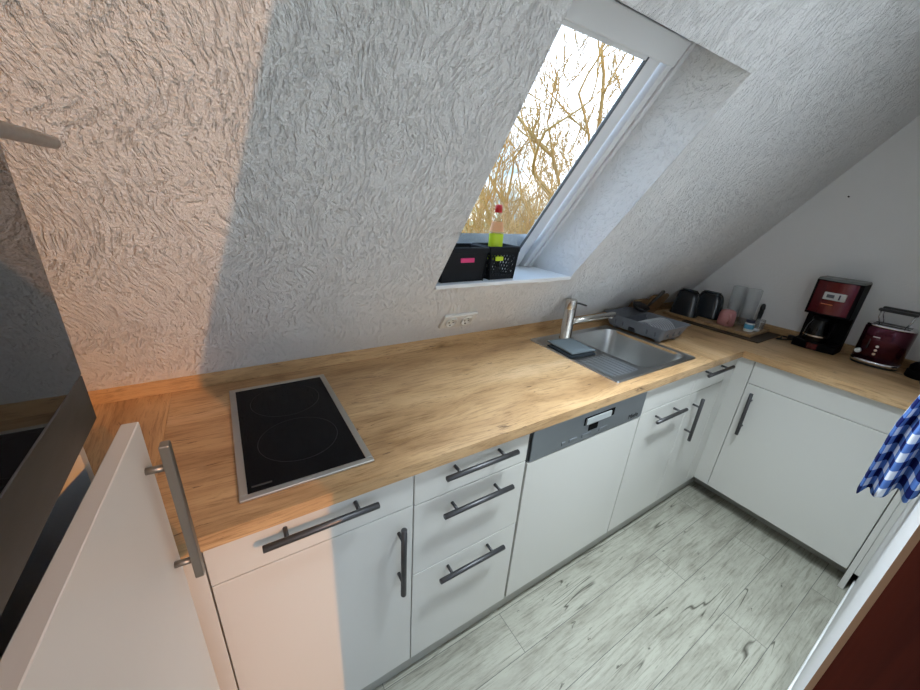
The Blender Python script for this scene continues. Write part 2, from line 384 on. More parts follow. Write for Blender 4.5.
# sloped ceiling with the roof window opening and its reveals
wx0, wx1, s0, s1, RD = 0.706, 1.368, 0.2067, 0.686, 0.235
def slope_mesh():
    b = MB()
    xs = [XL-.02, wx0, wx1, XG+.02]; ss = [-0.115, s0, s1, 1.42]
    for i in range(3):
        for j in range(3):
            if i == 1 and j == 1: continue
            b.quad(sp(xs[i], ss[j]), sp(xs[i+1], ss[j]), sp(xs[i+1], ss[j+1]), sp(xs[i], ss[j+1]))
            b.quad(sp(xs[i], ss[j], .26), sp(xs[i+1], ss[j], .26), sp(xs[i+1], ss[j+1], .26), sp(xs[i], ss[j+1], .26))
    zs = sp(0, s0).z
    yb2 = sp(0, s0).y + 0.327
    for x in (wx0, wx1):        # side reveals, cut by the level sill at the bottom
        b.quad(sp(x, s0), sp(x, s1), sp(x, s1, .26), (x, yb2, zs))
    b.quad(sp(wx0, s1), sp(wx1, s1), sp(wx1, s1, .26), sp(wx0, s1, .26))
    b.quad(sp(wx0, s0), sp(wx1, s0), (wx1, yb2, zs), (wx0, yb2, zs))
    return b
bmx = slope_mesh(); bmesh.ops.remove_doubles(bmx.bm, verts=bmx.bm.verts[:], dist=1e-5)
struct(bmx.build('ceiling', M_slope))
struct(MB().box(XL-.08, XG+.08, 0.70, 0.78, 0, 0.80).build('wall_back', M_wall))
# gable wall on the right, cut to the roof line
g = MB(); g.prism([(XG, -0.9, 0), (XG, 0.70, 0), (XG, 0.70, 0.80), (XG, sy(0.85)+.02, 0.85), (XG, sy(2.9), 2.9), (XG, -0.9, 2.9)], (0.1, 0, 0))
struct(g.build('wall_right', M_wall))
g = MB(); g.prism([(XL, -0.69, 0), (XL, 0.70, 0), (XL, 0.70, 0.80), (XL, sy(0.85)+.02, 0.85), (XL, -0.69, 2.68)], (-0.1, 0, 0))
struct(g.build('wall_left', M_wall))
struct(MB().prism([(0.512, YW, 0), (XG+.1, YW, 0), (XG+.1, YW-.16, 0), (0.60, YW-.16, 0)], (0, 0, 2.80)).build('wall_front', M_wall))
struct(MB().box(0.515, 2.26, YW, YW+.006, 0, 0.055, .002).build('baseboard_front', M_white_pvc))
# brown door leaf standing open at the doorway the photograph is taken from
def leaf(a0, a1, t0, t1, z0, z1, bev=0.0):
    d = Vector((.40, -1, 0)).normalized(); n = Vector((-d.y, d.x, 0))
    M = Matrix(((d.x, n.x, 0, .49), (d.y, n.y, 0, -.6762), (0, 0, 1, 0), (0, 0, 0, 1)))
    return MB().box(a0, a1, t0, t1, z0, z1, bev, 2, M)
dd_ = Vector((.40, -1, 0)).normalized()*.80
P0 = Vector((.49, -.6765, .004)); P3 = Vector((.5105, -.6775, .004))
df = MB().prism([P0, P0+dd_, P3+dd_, P3], (0, 0, 2.046)).build('door_1', M_brown); struct(df)
MB().prism([(.4895, -.6767, .004), (.4898, -.6730, .004), (.5105, -.6743, .004), (.5105, -.6773, .004)], (0, 0, 2.046)).build('worn_edge', M_edgewood, df)
for q in (.10, .30, .50): leaf(q, q+.004, -.0008, .001, 0.004, 2.05).build('groove', M_edgewood, df)
# unseen room added behind the camera, its window sized for the light let in
BY = -1.75; BX0, BX1 = -.12, 1.05
struct(MB().box(BX0-.25, XL, -.80, -.69, 0, 2.92).build('wall_left_back', M_wall))
struct(MB().prism([(XL-.1, -.9, 0), (XL-.1, -.69, 0), (XL, -.69, 0), (XL, -.9, 0)], (0, 0, 2.75)).build('trim_3', M_wall))
struct(MB().box(BX0-.25, XG+.1, BY-.12, -.55, 2.92, 3.02).build('ceiling_back', M_wall))
struct(MB().box(BX0-.25, BX0-.15, BY-.12, -.80, 0, 2.92).build('wall_side_back', M_wall))
b = MB(); b.box(BX0-.25, BX0, BY-.12, BY, 0, 2.92); b.box(BX1, XG+.1, BY-.12, BY, 0, 2.92); b.box(BX0, BX1, BY-.12, BY, 2.80, 2.92); b.box(BX0, BX1, BY-.12, BY, 0, .75)
struct(b.build('wall_back_room', M_wall))
b = MB(); b.box(BX0, BX1, BY-.09, BY-.03, .75, .80); b.box(BX0, BX1, BY-.09, BY-.03, 2.74, 2.80); b.box(BX0, BX0+.06, BY-.09, BY-.03, .80, 2.74); b.box(BX1-.06, BX1, BY-.09, BY-.03, .80, 2.74);
w2 = b.build('added_window', M_white_pvc); struct(w2)
MB().quad((BX0, BY-.06, .78), (BX1, BY-.06, .78), (BX1, BY-.06, 2.76), (BX0, BY-.06, 2.76)).build('pane', M_pane, w2)

# ---------------------------------------------------------------- roof window
win = thing('window_1', sp((wx0+wx1)/2, s0, .2), 'white roof window with bare branches outside', 'window')
del win['label']; del win['category']; win['kind'] = 'structure'
SL = math.hypot(TN, 1)
def slab(x0, x1, sa, sb, d0, d1, bev=0.0):
    """box aligned with the roof slope"""
    b = MB(); h = math.hypot(TN, 1)
    M = Matrix(((1, 0, 0, 0), (0, -1/h, TN/h, YB), (0, TN/h, 1/h, ZU), (0, 0, 0, 1)))
    b.box(x0, x1, sa*h, sb*h, d0, d1, bev, 2, M)
    return b
def join(*bs):
    r = bs[0]
    for b in bs[1:]:
        me = bpy.data.meshes.new('t'); b.bm.to_mesh(me); b.bm.free(); r.bm.from_mesh(me); bpy.data.meshes.remove(me)
    return r
sa, sb = s0-0.115, s1+0.02      # frame run (bottom sits below the sill level, hidden behind it)
fo = .058
SD0, SD1 = 0.212, 0.255
join(slab(wx0, wx0+.045, sa, sb, SD0-.008, SD1, .003), slab(wx1-.047, wx1-.020, sa, sb, SD0-.008, SD1, .003), slab(wx1-.018, wx1, sa, sb, SD0-.016, SD1, .002),
     slab(wx0, wx1, sb-.03, sb, SD0, SD1, .003)).build('window_frame', M_white_pvc, win)
sb2 = s1-0.01
gi = 0.115
join(slab(wx0+.050, wx0+gi, sa, sb2, SD0+.012, SD0+.028, .003), slab(wx1-gi, wx1-.058, sa, sb2, SD0+.010, SD0+.028, .003),
     slab(wx0+gi, wx1-gi, sb2-.052, sb2, SD0+.012, SD0+.028, .003), slab(wx0+gi, wx1-gi, sa, sa+.048, SD0+.012, SD0+.028, .003)).build('sash', M_white_pvc, win)
join(slab(wx0+gi-.002, wx0+gi+.006, sa+.044, sb2-.03, SD0+.011, SD0+.020), slab(wx1-gi-.006, wx1-gi+.002, sa+.044, sb2-.03, SD0+.011, SD0+.020)).build('seal', M_greyseal, win)
slab(wx0+gi-.003, wx1-gi+.003, sa+.044, sb2-.03, SD0+.019, SD0+.025).build('pane', M_pane, win)
join(slab(wx0+.012, wx1-.03, s1-.052, s1-.012, SD0-.020, SD0+.004, .004), slab(wx0+.012, wx1-.012, s1-.010, s1+.008, SD0-.03, SD0, .003)).build('top_bar', M_white_pvc, win)
zs = sp(0, s0).z
MB().box(wx0+.001, wx1-.001, sp(0, s0).y-.004, sp(0, s0).y+.262, zs-.010, zs+.004, .002).build('sill', M_sill, win)
SILL = zs+.004

# ================================================================ FITTED KITCHEN
ZT, TH = 0.90, 0.034
UN = ZT-TH                        # worktop underside
ZB = 0.101                        # door bottoms
FT = 0.019
G = 0.0015
def bar_handle(p0, p1, out, r=0.0078, inset=0.045, d=0.034):
    """bar between p0 and p1 lying on the front plane, standing off along out"""
    p0, p1, out = Vector(p0), Vector(p1), Vector(out); t = (p1-p0).normalized(); b = MB()
    a, c = p0 + out*d, p1 + out*d
    b.tube([a, a + t*.001, c - t*.001, c], [r*.8, r, r, r*.8], 12)
    for q in (p0 + t*inset, p1 - t*inset): b.tube([q - out*.001, q + out*(d - r*.5)], .0048, 10)
    return b
def front(x0, x1, z0, z1): return MB().box(x0+G, x1-G, 0, FT, z0+G, z1-G, .0012, 1)
def carcass(x0, x1, y1=0.60, z0=0.10, z1=UN-.002):
    b = MB()
    b.box(x0+.0005, x0+.016, FT+.002, y1, z0, z1); b.box(x1-.016, x1-.0005, FT+.002, y1, z0, z1)
    b.box(x0+.016, x1-.016, FT+.002, y1, z0, z0+.016); b.box(x0+.016, x1-.016, y1-.008, y1, z0+.016, z1)
    b.box(x0+.016, x1-.016, FT+.002, .10, z1-.016, z1)
    return b
OUT = (0, -1, 0)
x1, x2, x3, x4, xc, XR = 0.4415, 0.8355, 1.4465, 2.137, 2.219, 2.235
# hob cabinet
t = thing('base_cabinet', (x1/2, .3, 0), 'white base cabinet under the black hob, one wide drawer over one door', 'cabinet')
carcass(0, x1).build('body', M_carc, t)
f = front(0, x1, .752, UN-.004).build('drawer', M_front, t); bar_handle((.098, 0, .834), (.337, 0, .834), OUT).build('handle', M_gun, f)
f = front(0, x1, ZB, .752).build('door', M_front, t); bar_handle((.400, 0, .482), (.400, 0, .722), OUT).build('handle', M_gun, f)
# three drawers
t = thing('drawer_unit', ((x1+x2)/2, .3, 0), 'white drawer unit with three bar handles, between hob cabinet and dishwasher', 'cabinet')
carcass(x1, x2).build('body', M_carc, t)
for za, zb_, zh in ((.747, UN-.004, .832), (.487, .747, .704), (ZB, .487, .4525)):
    f = front(x1, x2-.004, za, zb_).build('drawer', M_front, t); bar_handle((.517, 0, zh), (.757, 0, zh), OUT).build('handle', M_gun, f)
# dishwasher
t = thing('dishwasher', ((x2+x3)/2, .3, 0), 'built-in dishwasher with dark steel control strip and plain white door', 'dishwasher')
MB().box(x2+.006, x3-.006, FT+.002, .58, .10, UN-.003).build('body', M_dark, t)
f = front(x2+.003, x3-.003, ZB, .733).build('door', M_front, t)
pn = MB().box(x2+.010, x3-.001, -.002, FT, .735, .8635, .002, 1).build('control_panel', M_dwpanel, t)
def on_panel(u0, u1, w0, w1, y0=-.0035, y1=-.0015): return MB().box(u0, u1, y0, y1, w0, w1, .0008, 1)
on_panel(1.085, 1.250, .800, .832).build('handle_recess', M_blackgloss, pn)
on_panel(1.092, 1.225, .804, .828, -.009, -.003).build('grip', mat('grip_steel', (0.62, 0.66, 0.68), 0.38, 0.6), pn)
on_panel(1.115, 1.165, .770, .795).build('display', M_blackgloss, pn)
for u0, u1 in ((.985, 1.003), (1.022, 1.062), (1.086, 1.132), (1.178, 1.222)):
    on_panel(u0, u1, .750, .764, -.0045).build('button', mat('dishwasher_button', (0.26, 0.28, 0.30), 0.4, 0.7), pn)
text_mesh('maker_mark', 'Miele', 0.030, Matrix.Translation((1.385, -.0028, .757)) @ Matrix.Rotation(math.pi/2, 4, 'X'), M_black, pn)
MB().box(x2-.003, x2+.0085, .004, .019, .735, UN-.001).build('side_gap', M_dark, t)
# sink cabinets
xm = 1.840
t = thing('sink_cabinet', ((x3+xm)/2, .3, 0), 'white cabinet right of the dishwasher, low horizontal handle, no drawer handle', 'cabinet')
carcass(x3, xm, .56, z1=.70).build('body', M_carc, t)
front(x3, xm, .742, UN-.004).build('false_front', M_front, t)
f = front(x3, xm, ZB, .742).build('door', M_front, t); bar_handle((1.525, 0, .701), (1.757, 0, .701), OUT).build('handle', M_gun, f)
t = thing('base_cabinet', ((xm+x4)/2, .3, 0), 'narrow white corner-side cabinet with a small drawer and an upright door handle', 'cabinet')
carcass(xm, x4, .56, z1=.70).build('body', M_carc, t)
f = front(xm, x4, .742, UN-.004).build('drawer', M_front, t); bar_handle((1.865, 0, .842), (2.105, 0, .842), OUT).build('handle', M_gun, f)
f = front(xm, x4, ZB, .742).build('door', M_front, t); bar_handle((1.893, 0, .488), (1.893, 0, .718), OUT).build('handle', M_gun, f)
o = MB().box(x4+G, xc, 0, FT, ZB, UN-.004, .001, 1).box(xc+G, XR-.0005, .002, FT, ZB, UN-.004).build('filler_panel', M_front); tag(o, 'narrow white filler strip in the inner corner, left of the corner seam', 'panel')
# right run along the gable wall
yd, ye = -.0707, -.6535
o = MB().box(XR, XR+FT, yd+G, FT, ZB, UN-.004, .001, 1).build('filler_panel', M_front); tag(o, 'narrow white filler strip right of the corner seam, beside the wide door', 'panel')
t = thing('base_cabinet', (XR+.25, (yd+ye)/2, 0), 'wide white cabinet below coffee maker and toaster, plain drawer over one big door', 'cabinet')
b = MB(); X0 = XR+FT+.002
b.box(X0, XG-.03, yd-.016, yd-.0005, .10, UN-.002); b.box(X0, XG-.03, ye+.0005, ye+.016, .10, UN-.002); b.box(X0, XG-.03, ye+.016, yd-.016, .10, .116); b.box(XG-.04, XG-.03, ye+.016, yd-.016, .116, UN-.002)
b.build('body', M_carc, t)
MB().box(XR, XR+FT, ye+G, yd-G, .747, UN-.004, .0012, 1).build('drawer', M_front, t)
f = MB().box(XR, XR+FT, ye+G, yd-G, ZB, .744, .0012, 1).build('door', M_front, t)
bar_handle((XR, -.117, .478), (XR, -.113, .712), (-1, 0, 0)).build('handle', M_gun, f)
o = MB().box(XR-.003, XG-.03, -.6745, -.6555, .0, UN-.003, .001, 1).build('end_panel', M_front); tag(o, 'slim white end panel reaching the floor right of the wide door', 'panel')
o = MB().box(XR, XR+FT, -.6925, -.6755, ZB, UN-.004).build('filler_panel', M_front); tag(o, 'white filler strip between the end panel and the front wall', 'panel')
struct(MB().box(-.04, XR+.13, .030, .046, 0, .0995).build('trim_1', mat('light_grey_plinth', (0.42, 0.425, 0.39), 0.5)))
struct(MB().box(XR+.115, XR+.131, ye, .029, 0, .0995).build('trim_2', M_plinth))
o = MB().box(-.049, -G, 0, FT, ZB, UN-.004, .001, 1).build('filler_panel', M_front); tag(o, 'white filler strip between the tall oven cabinet and the hob cabinet', 'panel')

# ---------------------------------------------------------------- worktops, splash strips
SX0, SX1, SY0, SY1 = 1.294, 1.868, 0.0367, 0.5272
HX0, HX1, HY0, HY1 = 0.0716, 0.3525, 0.0356, 0.5443
def worktop_poly(b, x0, x1, y0, y1, hole=None):
    if not hole:
        b.box(x0, x1, y0, y1, UN, ZT, .0025, 2); return b
    hx0, hx1, hy0, hy1 = hole
    xs = [x0, hx0, hx1, x1]; ys = [y0, hy0, hy1, y1]
    for i in range(3):
        for j in range(3):
            if i == 1 and j == 1: continue
            b.box(xs[i], xs[i+1], ys[j], ys[j+1], UN, ZT)
    bmesh.ops.remove_doubles(b.bm, verts=b.bm.verts[:], dist=1e-5)
    # drop inner duplicate faces
    seen = {}
    for fc in b.bm.faces[:]:
        k = tuple(sorted(v.index for v in fc.verts)); seen.setdefault(k, []).append(fc)
    return b
XJ = 1.921
wt = MB(); worktop_poly(wt, -.0735, XJ-.0006, -.0172, .642, (SX0+.02, SX1-.02, SY0+.02, SY1-.02))
o = wt.build('worktop', M_oak); tag(o, 'long oak worktop under the roof slope, carrying hob and sink', 'worktop')
b = MB(); b.prism([(XJ, -.0172, UN), (XR-.0172, -.0172, UN), (XR-.0172, YW+.001, UN), (XG-.001, YW+.001, UN), (XG-.001, .642, UN), (XJ, .642, UN)], (0, 0, TH))
es = [e for e in b.bm.edges if all(abs(v.co.z-ZT) < 1e-5 for v in e.verts)]
bmesh.ops.bevel(b.bm, geom=es, offset=.0025, segments=2, affect='EDGES')
o = b.build('worktop', M_oakY); tag(o, 'oak worktop along the gable wall with coffee maker and toaster on it', 'worktop')
o = MB().box(XL+.001, -.0741, -.082, .642, UN, ZT, .002, 1).build('worktop', M_oakY); tag(o, 'oak worktop piece in the left corner behind the tall oven cabinet', 'worktop')
def strip(x0, x1):
    b = MB(); z1 = ZU-.001
    b.prism([(x0, YB, ZT+.0003), (x0, YB+.028, ZT+.0003), (x0, sy(z1)-.002+.004, z1), (x0, YB, z1)], (x1-x0, 0, 0)); return b
o = strip(XL+.001, XG-.022).build('splash_strip', M_oak); tag(o, 'long oak splash strip at the foot of the roof slope', 'splash strip')
o = MB().box(XG-.019, XG-.0008, YW+.002, YB-.001, ZT+.0003, ZU-.001, .001, 1).build('splash_strip', M_oakY); tag(o, 'oak splash strip along the gable wall behind coffee maker and toaster', 'splash strip')

# ---------------------------------------------------------------- hob
t = thing('hob', ((HX0+HX1)/2, (HY0+HY1)/2, ZT), 'narrow black glass hob with steel rim and two cooking rings', 'hob')
b = MB(); z0, z1 = ZT+.0003, ZT+.0065; w = .0165
b.box(HX0, HX1, HY0, HY0+w, z0, z1, .0015, 1); b.box(HX0, HX1, HY1-w, HY1, z0, z1, .0015, 1)
b.box(HX0, HX0+w, HY0+w-.001, HY1-w+.001, z0, z1, .0015, 1); b.box(HX1-w, HX1, HY0+w-.001, HY1-w+.001, z0, z1, .0015, 1)
b.build('rim', M_steel_trim, t)
gl = MB().box(HX0+w-.001, HX1-w+.001, HY0+w-.001, HY1-w+.001, z0, z1-.0012).build('glass_plate', M_hobglass, t)
def ring_flat(b, cx, cy, r, wd, z, n=64):
    a = [b.bm.verts.new((cx+r*math.cos(2*math.pi*k/n), cy+r*math.sin(2*math.pi*k/n), z)) for k in range(n)]
    c = [b.bm.verts.new((cx+(r-wd)*math.cos(2*math.pi*k/n), cy+(r-wd)*math.sin(2*math.pi*k/n), z)) for k in range(n)]
    for k in range(n): b.bm.faces.new((a[k], a[(k+1) % n], c[(k+1) % n], c[k]))
    return b
ring_flat(MB(), .2135, .2065, .094, .0013, z1-.0009).build('cooking_ring', M_hobring, gl)
ring_flat(MB(), .2135, .418, .094, .0013, z1-.0009).build('cooking_ring', M_hobring, gl)
MB().box(.096, .135, .068, .073, z1-.0014, z1-.0008).build('printed_mark', mat('hob_print', (.04, .04, .04), .4), gl)

# ---------------------------------------------------------------- sink and tap
t = thing('sink', ((SX0+SX1)/2, (SY0+SY1)/2, ZT), 'stainless steel inset sink with ribbed drainer left of the bowl', 'sink')
def rrect(cx, cy, hx, hy, r, z, n=6):
    pts = []
    for sx_, sy_, a0 in ((1, 1, 0), (-1, 1, 90), (-1, -1, 180), (1, -1, 270)):
        for k in range(n+1):
            a = math.radians(a0 + 90*k/n)
            pts.append(Vector((cx+sx_*(hx-r)+r*math.cos(a), cy+sy_*(hy-r)+r*math.sin(a), z)))
    return pts
bx0, bx1, by0, by1 = 1.512, 1.850, .068, .492
bcx, bcy, bhx, bhy = (bx0+bx1)/2, (by0+by1)/2, (bx1-bx0)/2, (by1-by0)/2
b = MB()
outer = rrect((SX0+SX1)/2, (SY0+SY1)/2, (SX1-SX0)/2, (SY1-SY0)/2, .012, ZT+.0006)
def loop(pts): return [b.bm.verts.new(p) for p in pts]
L = [loop(outer), loop([Vector((p.x, p.y, ZT+.006)) for p in rrect((SX0+SX1)/2, (SY0+SY1)/2, (SX1-SX0)/2-.003, (SY1-SY0)/2-.003, .010, 0)]),
     loop(rrect((SX0+SX1)/2, (SY0+SY1)/2, (SX1-SX0)/2-.010, (SY1-SY0)/2-.010, .009, ZT+.0045))]
Lb = [loop(rrect(bcx, bcy, bhx+.006, bhy+.006, .060, ZT+.0045)), loop(rrect(bcx, bcy, bhx, bhy, .056, ZT+.001)),
      loop(rrect(bcx, bcy, bhx-.010, bhy-.010, .056, ZT-.06)), loop(rrect(bcx, bcy, bhx-.022, bhy-.022, .060, ZT-.13)), loop(rrect(bcx, bcy, bhx-.055, bhy-.055, .05, ZT-.153))]
b.skin(L + Lb, cap=False); b.bm.faces.new(Lb[-1])
for fc in b.bm.faces: fc.smooth = True
sk = b.build('basin', M_steel, t)
mod = sk.modifiers.new('edge', 'EDGE_SPLIT'); mod.split_angle = math.radians(40)
b = MB()
for k in range(7):
    xx = 1.325 + k*.024
    b.box(xx+.004, xx+.008, .075, .250, ZT+.0035, ZT+.0053, .0006, 1)
b.build('drainer_ribs', M_steel, t)
b = MB(); b.lathe([(.042, 0), (.044, .003), (.036, .004), (.012, .002)], (bcx, bcy+.02, ZT-.1535), 24); b.build('drain', M_chrome, t)
t = thing('tap', (1.467, .4605, ZT+.005), 'brushed steel mixer tap with straight sideways spout behind the sink', 'tap')
b = MB(); b.lathe([(.030, 0), (.030, .006), (.0270, .008), (.0270, .150), (.0264, .152), (.0270, .154), (.0270, .192), (.0255, .196)], (1.467, .4605, ZT+.005), 28); b.build('body', M_tap, t)
b = MB(); b.tube([(1.486, .458, .992), (1.60, .445, .998), (1.762, .427, 1.006), (1.768, .4265, 1.006)], [.0140, .0140, .0140, .0125], 18); b.tube([(1.752, .428, 1.0), (1.752, .428, .988)], .008, 12); b.build('spout', M_tap, t)
b = MB(); b.tube([(1.488, .459, 1.083), (1.52, .456, 1.078), (1.566, .452, 1.064), (1.569, .4517, 1.0632)], [.0042, .0042, .0042, .003], 10); b.build('lever', M_gun, t)
# folded cloths on the drainer
def cloth_pad(x0, x1, y0, y1, z0, z1, rot, seed, wob=.004):
    rnd = random.Random(seed); b = MB(); nx, ny = 14, 12; top = []; bot = []
    cx, cy = (x0+x1)/2, (y0+y1)/2; R = Matrix.Rotation(rot, 3, 'Z')
    for i in range(nx+1):
        rt = []; rb = []
        for j in range(ny+1):
            u, v = i/nx*2-1, j/ny*2-1
            ed = max(abs(u), abs(v)); drop = max(0, (ed-.8)/.2)**2
            p = R @ Vector(((x1-x0)/2*u, (y1-y0)/2*v, 0))
            wz = wob*(math.sin(3*u+seed)+math.cos(4*v+2*u+seed))*.5
            rt.append(b.bm.verts.new((cx+p.x, cy+p.y, z1 + wz - drop*(z1-z0)*.45))); rb.append(b.bm.verts.new((cx+p.x, cy+p.y, z0)))
        top.append(rt); bot.append(rb)
    for i in range(nx):
        for j in range(ny):
            f = b.bm.faces.new((top[i][j], top[i+1][j], top[i+1][j+1], top[i][j+1])); f.smooth = True
            b.bm.faces.new((bot[i][j], bot[i][j+1], bot[i+1][j+1], bot[i+1][j]))
    edge = [(i, 0) for i in range(nx)] + [(nx, j) for j in range(ny)] + [(i, ny) for i in range(nx, 0, -1)] + [(0, j) for j in range(ny, 0, -1)]
    for k in range(len(edge)):
        a, c = edge[k], edge[(k+1) % len(edge)]
        b.bm.faces.new((top[a[0]][a[1]], bot[a[0]][a[1]], bot[c[0]][c[1]], top[c[0]][c[1]]))
    return b
o = cloth_pad(1.300, 1.445, .262, .418, ZT+.0065, ZT+.0175, -.12, 1, .0025).build('dish_cloth', M_clothdark); tag(o, 'dark folded dish cloth lying lowest on the sink drainer by the tap', 'cloth')
o = cloth_pad(1.312, 1.452, .270, .430, ZT+.0205, ZT+.0275, -.08, 3, .0025).build('dish_cloth', M_clothgrey); tag(o, 'grey-blue folded cloth on top of the dark cloth beside the tap', 'cloth')

# ================================================================ TALL OVEN CABINET (left)
XT = -.05; TY0, TY1 = -.684, -.084
TZ = 1.64
t = thing('tall_cabinet', (-.35, (TY0+TY1)/2, 0), 'tall white oven cabinet at the left edge with its lower door ajar', 'cabinet')
b = MB(); cf = XT-FT-.002
b.box(XL+.01, cf, TY1-.016, TY1-.0005, 0.0, TZ); b.box(XL+.01, cf, TY0, TY0+.016, 0, TZ)
b.box(XL+.01, cf, TY0+.016, TY1-.016, .10, .116); b.box(XL+.01, cf, TY0+.016, TY1-.016, 1.190, 1.206); b.box(XL+.01, cf, TY0+.016, TY1-.016, TZ-.016, TZ)
b.box(XL+.01, XL+.02, TY0+.016, TY1-.016, .116, 1.19); b.box(XL+.02, cf-.02, TY0+.016, TY1-.016, .65, .666)
b.build('body', M_carc, t)
MB().box(cf-.06, cf-.045, TY0+.016, TY1-.016, 0, .0995).build('plinth', M_plinth, t)
# door, ajar: hinge at the near side
ang = math.atan2(-.0132+.0507, -.0782+.68)
Mh = Matrix.Translation((-.0507, -.680, 0)) @ Matrix.Rotation(-ang, 4, 'Z')
dl = .6025
b = MB().box(-FT, 0, 0, dl, ZB, 1.19, .0012, 1); b.xform(Mh); dr = b.build('door', M_front, t)
b = MB(); hy = dl-.030
b.box(.021, .033, hy-.008, hy+.008, .916, 1.166, .002, 2)
b.tube([(-.0005, hy, 1.128), (.023, hy, 1.128)], .0052, 12); b.tube([(-.0005, hy, .950), (.023, hy, .950)], .0052, 12)
b.xform(Mh); b.build('handle', M_steelbar, dr, 'brushed steel bar handle with square section')
# built-in oven
t = thing('built_in_oven', (-.3, (TY0+TY1)/2, 1.2065), 'black glass built-in oven with dark steel lower strip at the left edge', 'oven')
MB().box(XL+.06, cf-.001, TY0+.02, TY1-.02, 1.2066, TZ-.017).build('body', M_dark, t)
MB().box(cf+.0005, XT, TY0+.002, TY1+.0005, 1.2085, 1.2695, .001, 1).build('lower_strip', M_oventrim, t)
od = MB().box(cf+.0005, XT, TY0+.002, TY1+.0005, 1.2705, 1.545, .001, 1).build('door', M_blackglass, t)
MB().box(cf+.0005, XT, TY0+.002, TY1+.0005, 1.547, TZ-.002, .001, 1).build('control_panel', M_blackglass, t)
b = MB(); y0, y1 = -.65, -.103
b.tube([(-.008, y0, 1.5205), (-.008, y0+.004, 1.5205), (-.008, y1-.006, 1.5225), (-.008, y1-.002, 1.5225), (-.008, y1, 1.5225)], [.003, .006, .006, .0048, .0022], 14)
for q in (y0+.05, y1-.11): b.tube([(XT-.0005, q, 1.5215), (-.009, q, 1.5215)], .005, 10)
b.build('handle', M_steelbar, od, 'brushed steel bar handle')

# ================================================================ SMALL THINGS
# double socket on the slope
t = thing('wall_socket', sp(.89, .085, -.005), 'white double wall socket on the roof slope above the worktop', 'socket')
so = slab(.812, .968, .052, .100, -.012, -.0005, .0025).build('plate', M_socket, t)
for cx in (.853, .927):
    h = math.hypot(TN, 1); Ms = Matrix(((1, 0, 0, cx), (0, -1/h, TN/h, sp(0, .076, -.0122).y), (0, TN/h, 1/h, sp(0, .076, -.0122).z), (0, 0, 0, 1)))
    b = MB(); b.lathe([(.0275, -.0001), (.0270, -.0052), (.0225, -.0056), (.0205, -.0009), (.002, -.0006)], (0, 0, 0), 28); b.xform(Ms); b.build('socket_insert', M_socket, so)
    b = MB()
    for q in (-.0095, .0095): b.tube([(q, 0, -.0003), (q, 0, -.0014)], .0034, 10)
    b.box(-.003, .003, -.0195, -.0155, -.0035, -.0006); b.box(-.003, .003, .0155, .0195, -.0035, -.0006)
    b.xform(Ms); b.build('contact_holes', M_black, so)

# baskets on the sill
def basket(x0, x1, y0, y1, z0, z1, lattice, label, tagmat, tagx, taglabel):
    t = thing('storage_basket', ((x0+x1)/2, (y0+y1)/2, z0), label, 'basket', None)
    tp = .010; b = MB()
    def pt(side, u, z):
        k = (z-z0)/(z1-z0); i = tp*(1-k)
        xa, xb, ya, yb = x0+i, x1-i, y0+i, y1-i
        return {'f': Vector((xa+(xb-xa)*u, ya, z)), 'b': Vector((xa+(xb-xa)*u, yb, z)), 'l': Vector((xa, ya+(yb-ya)*u, z)), 'r': Vector((xb, ya+(yb-ya)*u, z))}[side]
    b.box(x0+tp, x1-tp, y0+tp, y1-tp, z0, z0+.003)
    nrm = {'f': Vector((0, 1, 0)), 'b': Vector((0, -1, 0)), 'l': Vector((1, 0, 0)), 'r': Vector((-1, 0, 0))}
    def strap(side, u0, za, u1, zb_, w=.0026):
        p, q = pt(side, u0, za), pt(side, u1, zb_); d = (q-p).normalized(); sd_ = d.cross(nrm[side]).normalized()*w
        n_ = nrm[side]*.0022
        b.prism([p-sd_, p+sd_, q+sd_, q-sd_], n_)
    hl, hh = z0+.016, z1-.052
    for s_ in 'fblr':
        def panel(za, zb_):
            b.prism([pt(s_, 0, za), pt(s_, 1, za), pt(s_, 1, zb_), pt(s_, 0, zb_)], nrm[s_]*.0025)
        panel(z0, hl); panel(z1-.028, z1)
        if lattice or s_ in 'br':
            strap(s_, 0.02, z0, .02, z1, .006); strap(s_, .98, z0, .98, z1, .006)
            n = 9 if s_ in 'fb' else 6
            H = z1-.028-hl
            for k in range(-3, n+1):
                for sg in (1, -1):
                    ua, ub = k/n, (k+3)/n
                    if sg < 0: ua, ub = ub, ua
                    za, zb_ = hl, z1-.028
                    # clip to 0..1
                    f0, f1 = 0.0, 1.0
                    du = ub-ua
                    lo, hi = sorted(((0-ua)/du, (1-ua)/du))
                    f0, f1 = max(0, lo), min(1, hi)
                    if f1-f0 < .05: continue
                    strap(s_, ua+du*f0, za+(zb_-za)*f0, ua+du*f1, za+(zb_-za)*f1)
        else: panel(hl, z1-.028)
    b.build('body', M_basket, t)
    b = MB(); r = .0035
    b.tube([(x0, y0, z1), (x1, y0, z1), (x1, y1, z1), (x0, y1, z1)], r, 8, closed=True)
    b.box(x0-.003, x1+.003, y0-.003, y0+.001, z1-.016, z1+.001, .001, 1); b.build('rim', M_basket, t)
    zt_ = z1-.040
    k = (zt_-z0)/(z1-z0); yf = y0+tp*(1-k)
    b = MB().box(tagx[0], tagx[1], yf-.006, yf-.0005, zt_-.0085, zt_+.0075, .002, 2); b.build('clip_tag', tagmat, t, taglabel)
    return t
basket(.735, .931, .428, .548, SILL, SILL+.118, False, 'black basket with pink tag on the left of the window sill', M_pink, (.815, .872), 'bright pink tag')
basket(.943, 1.078, .430, .550, SILL, SILL+.120, True, 'black lattice basket with lime tag on the window sill, holding a bottle', M_lime, (.968, 1.004), 'lime yellow tag')
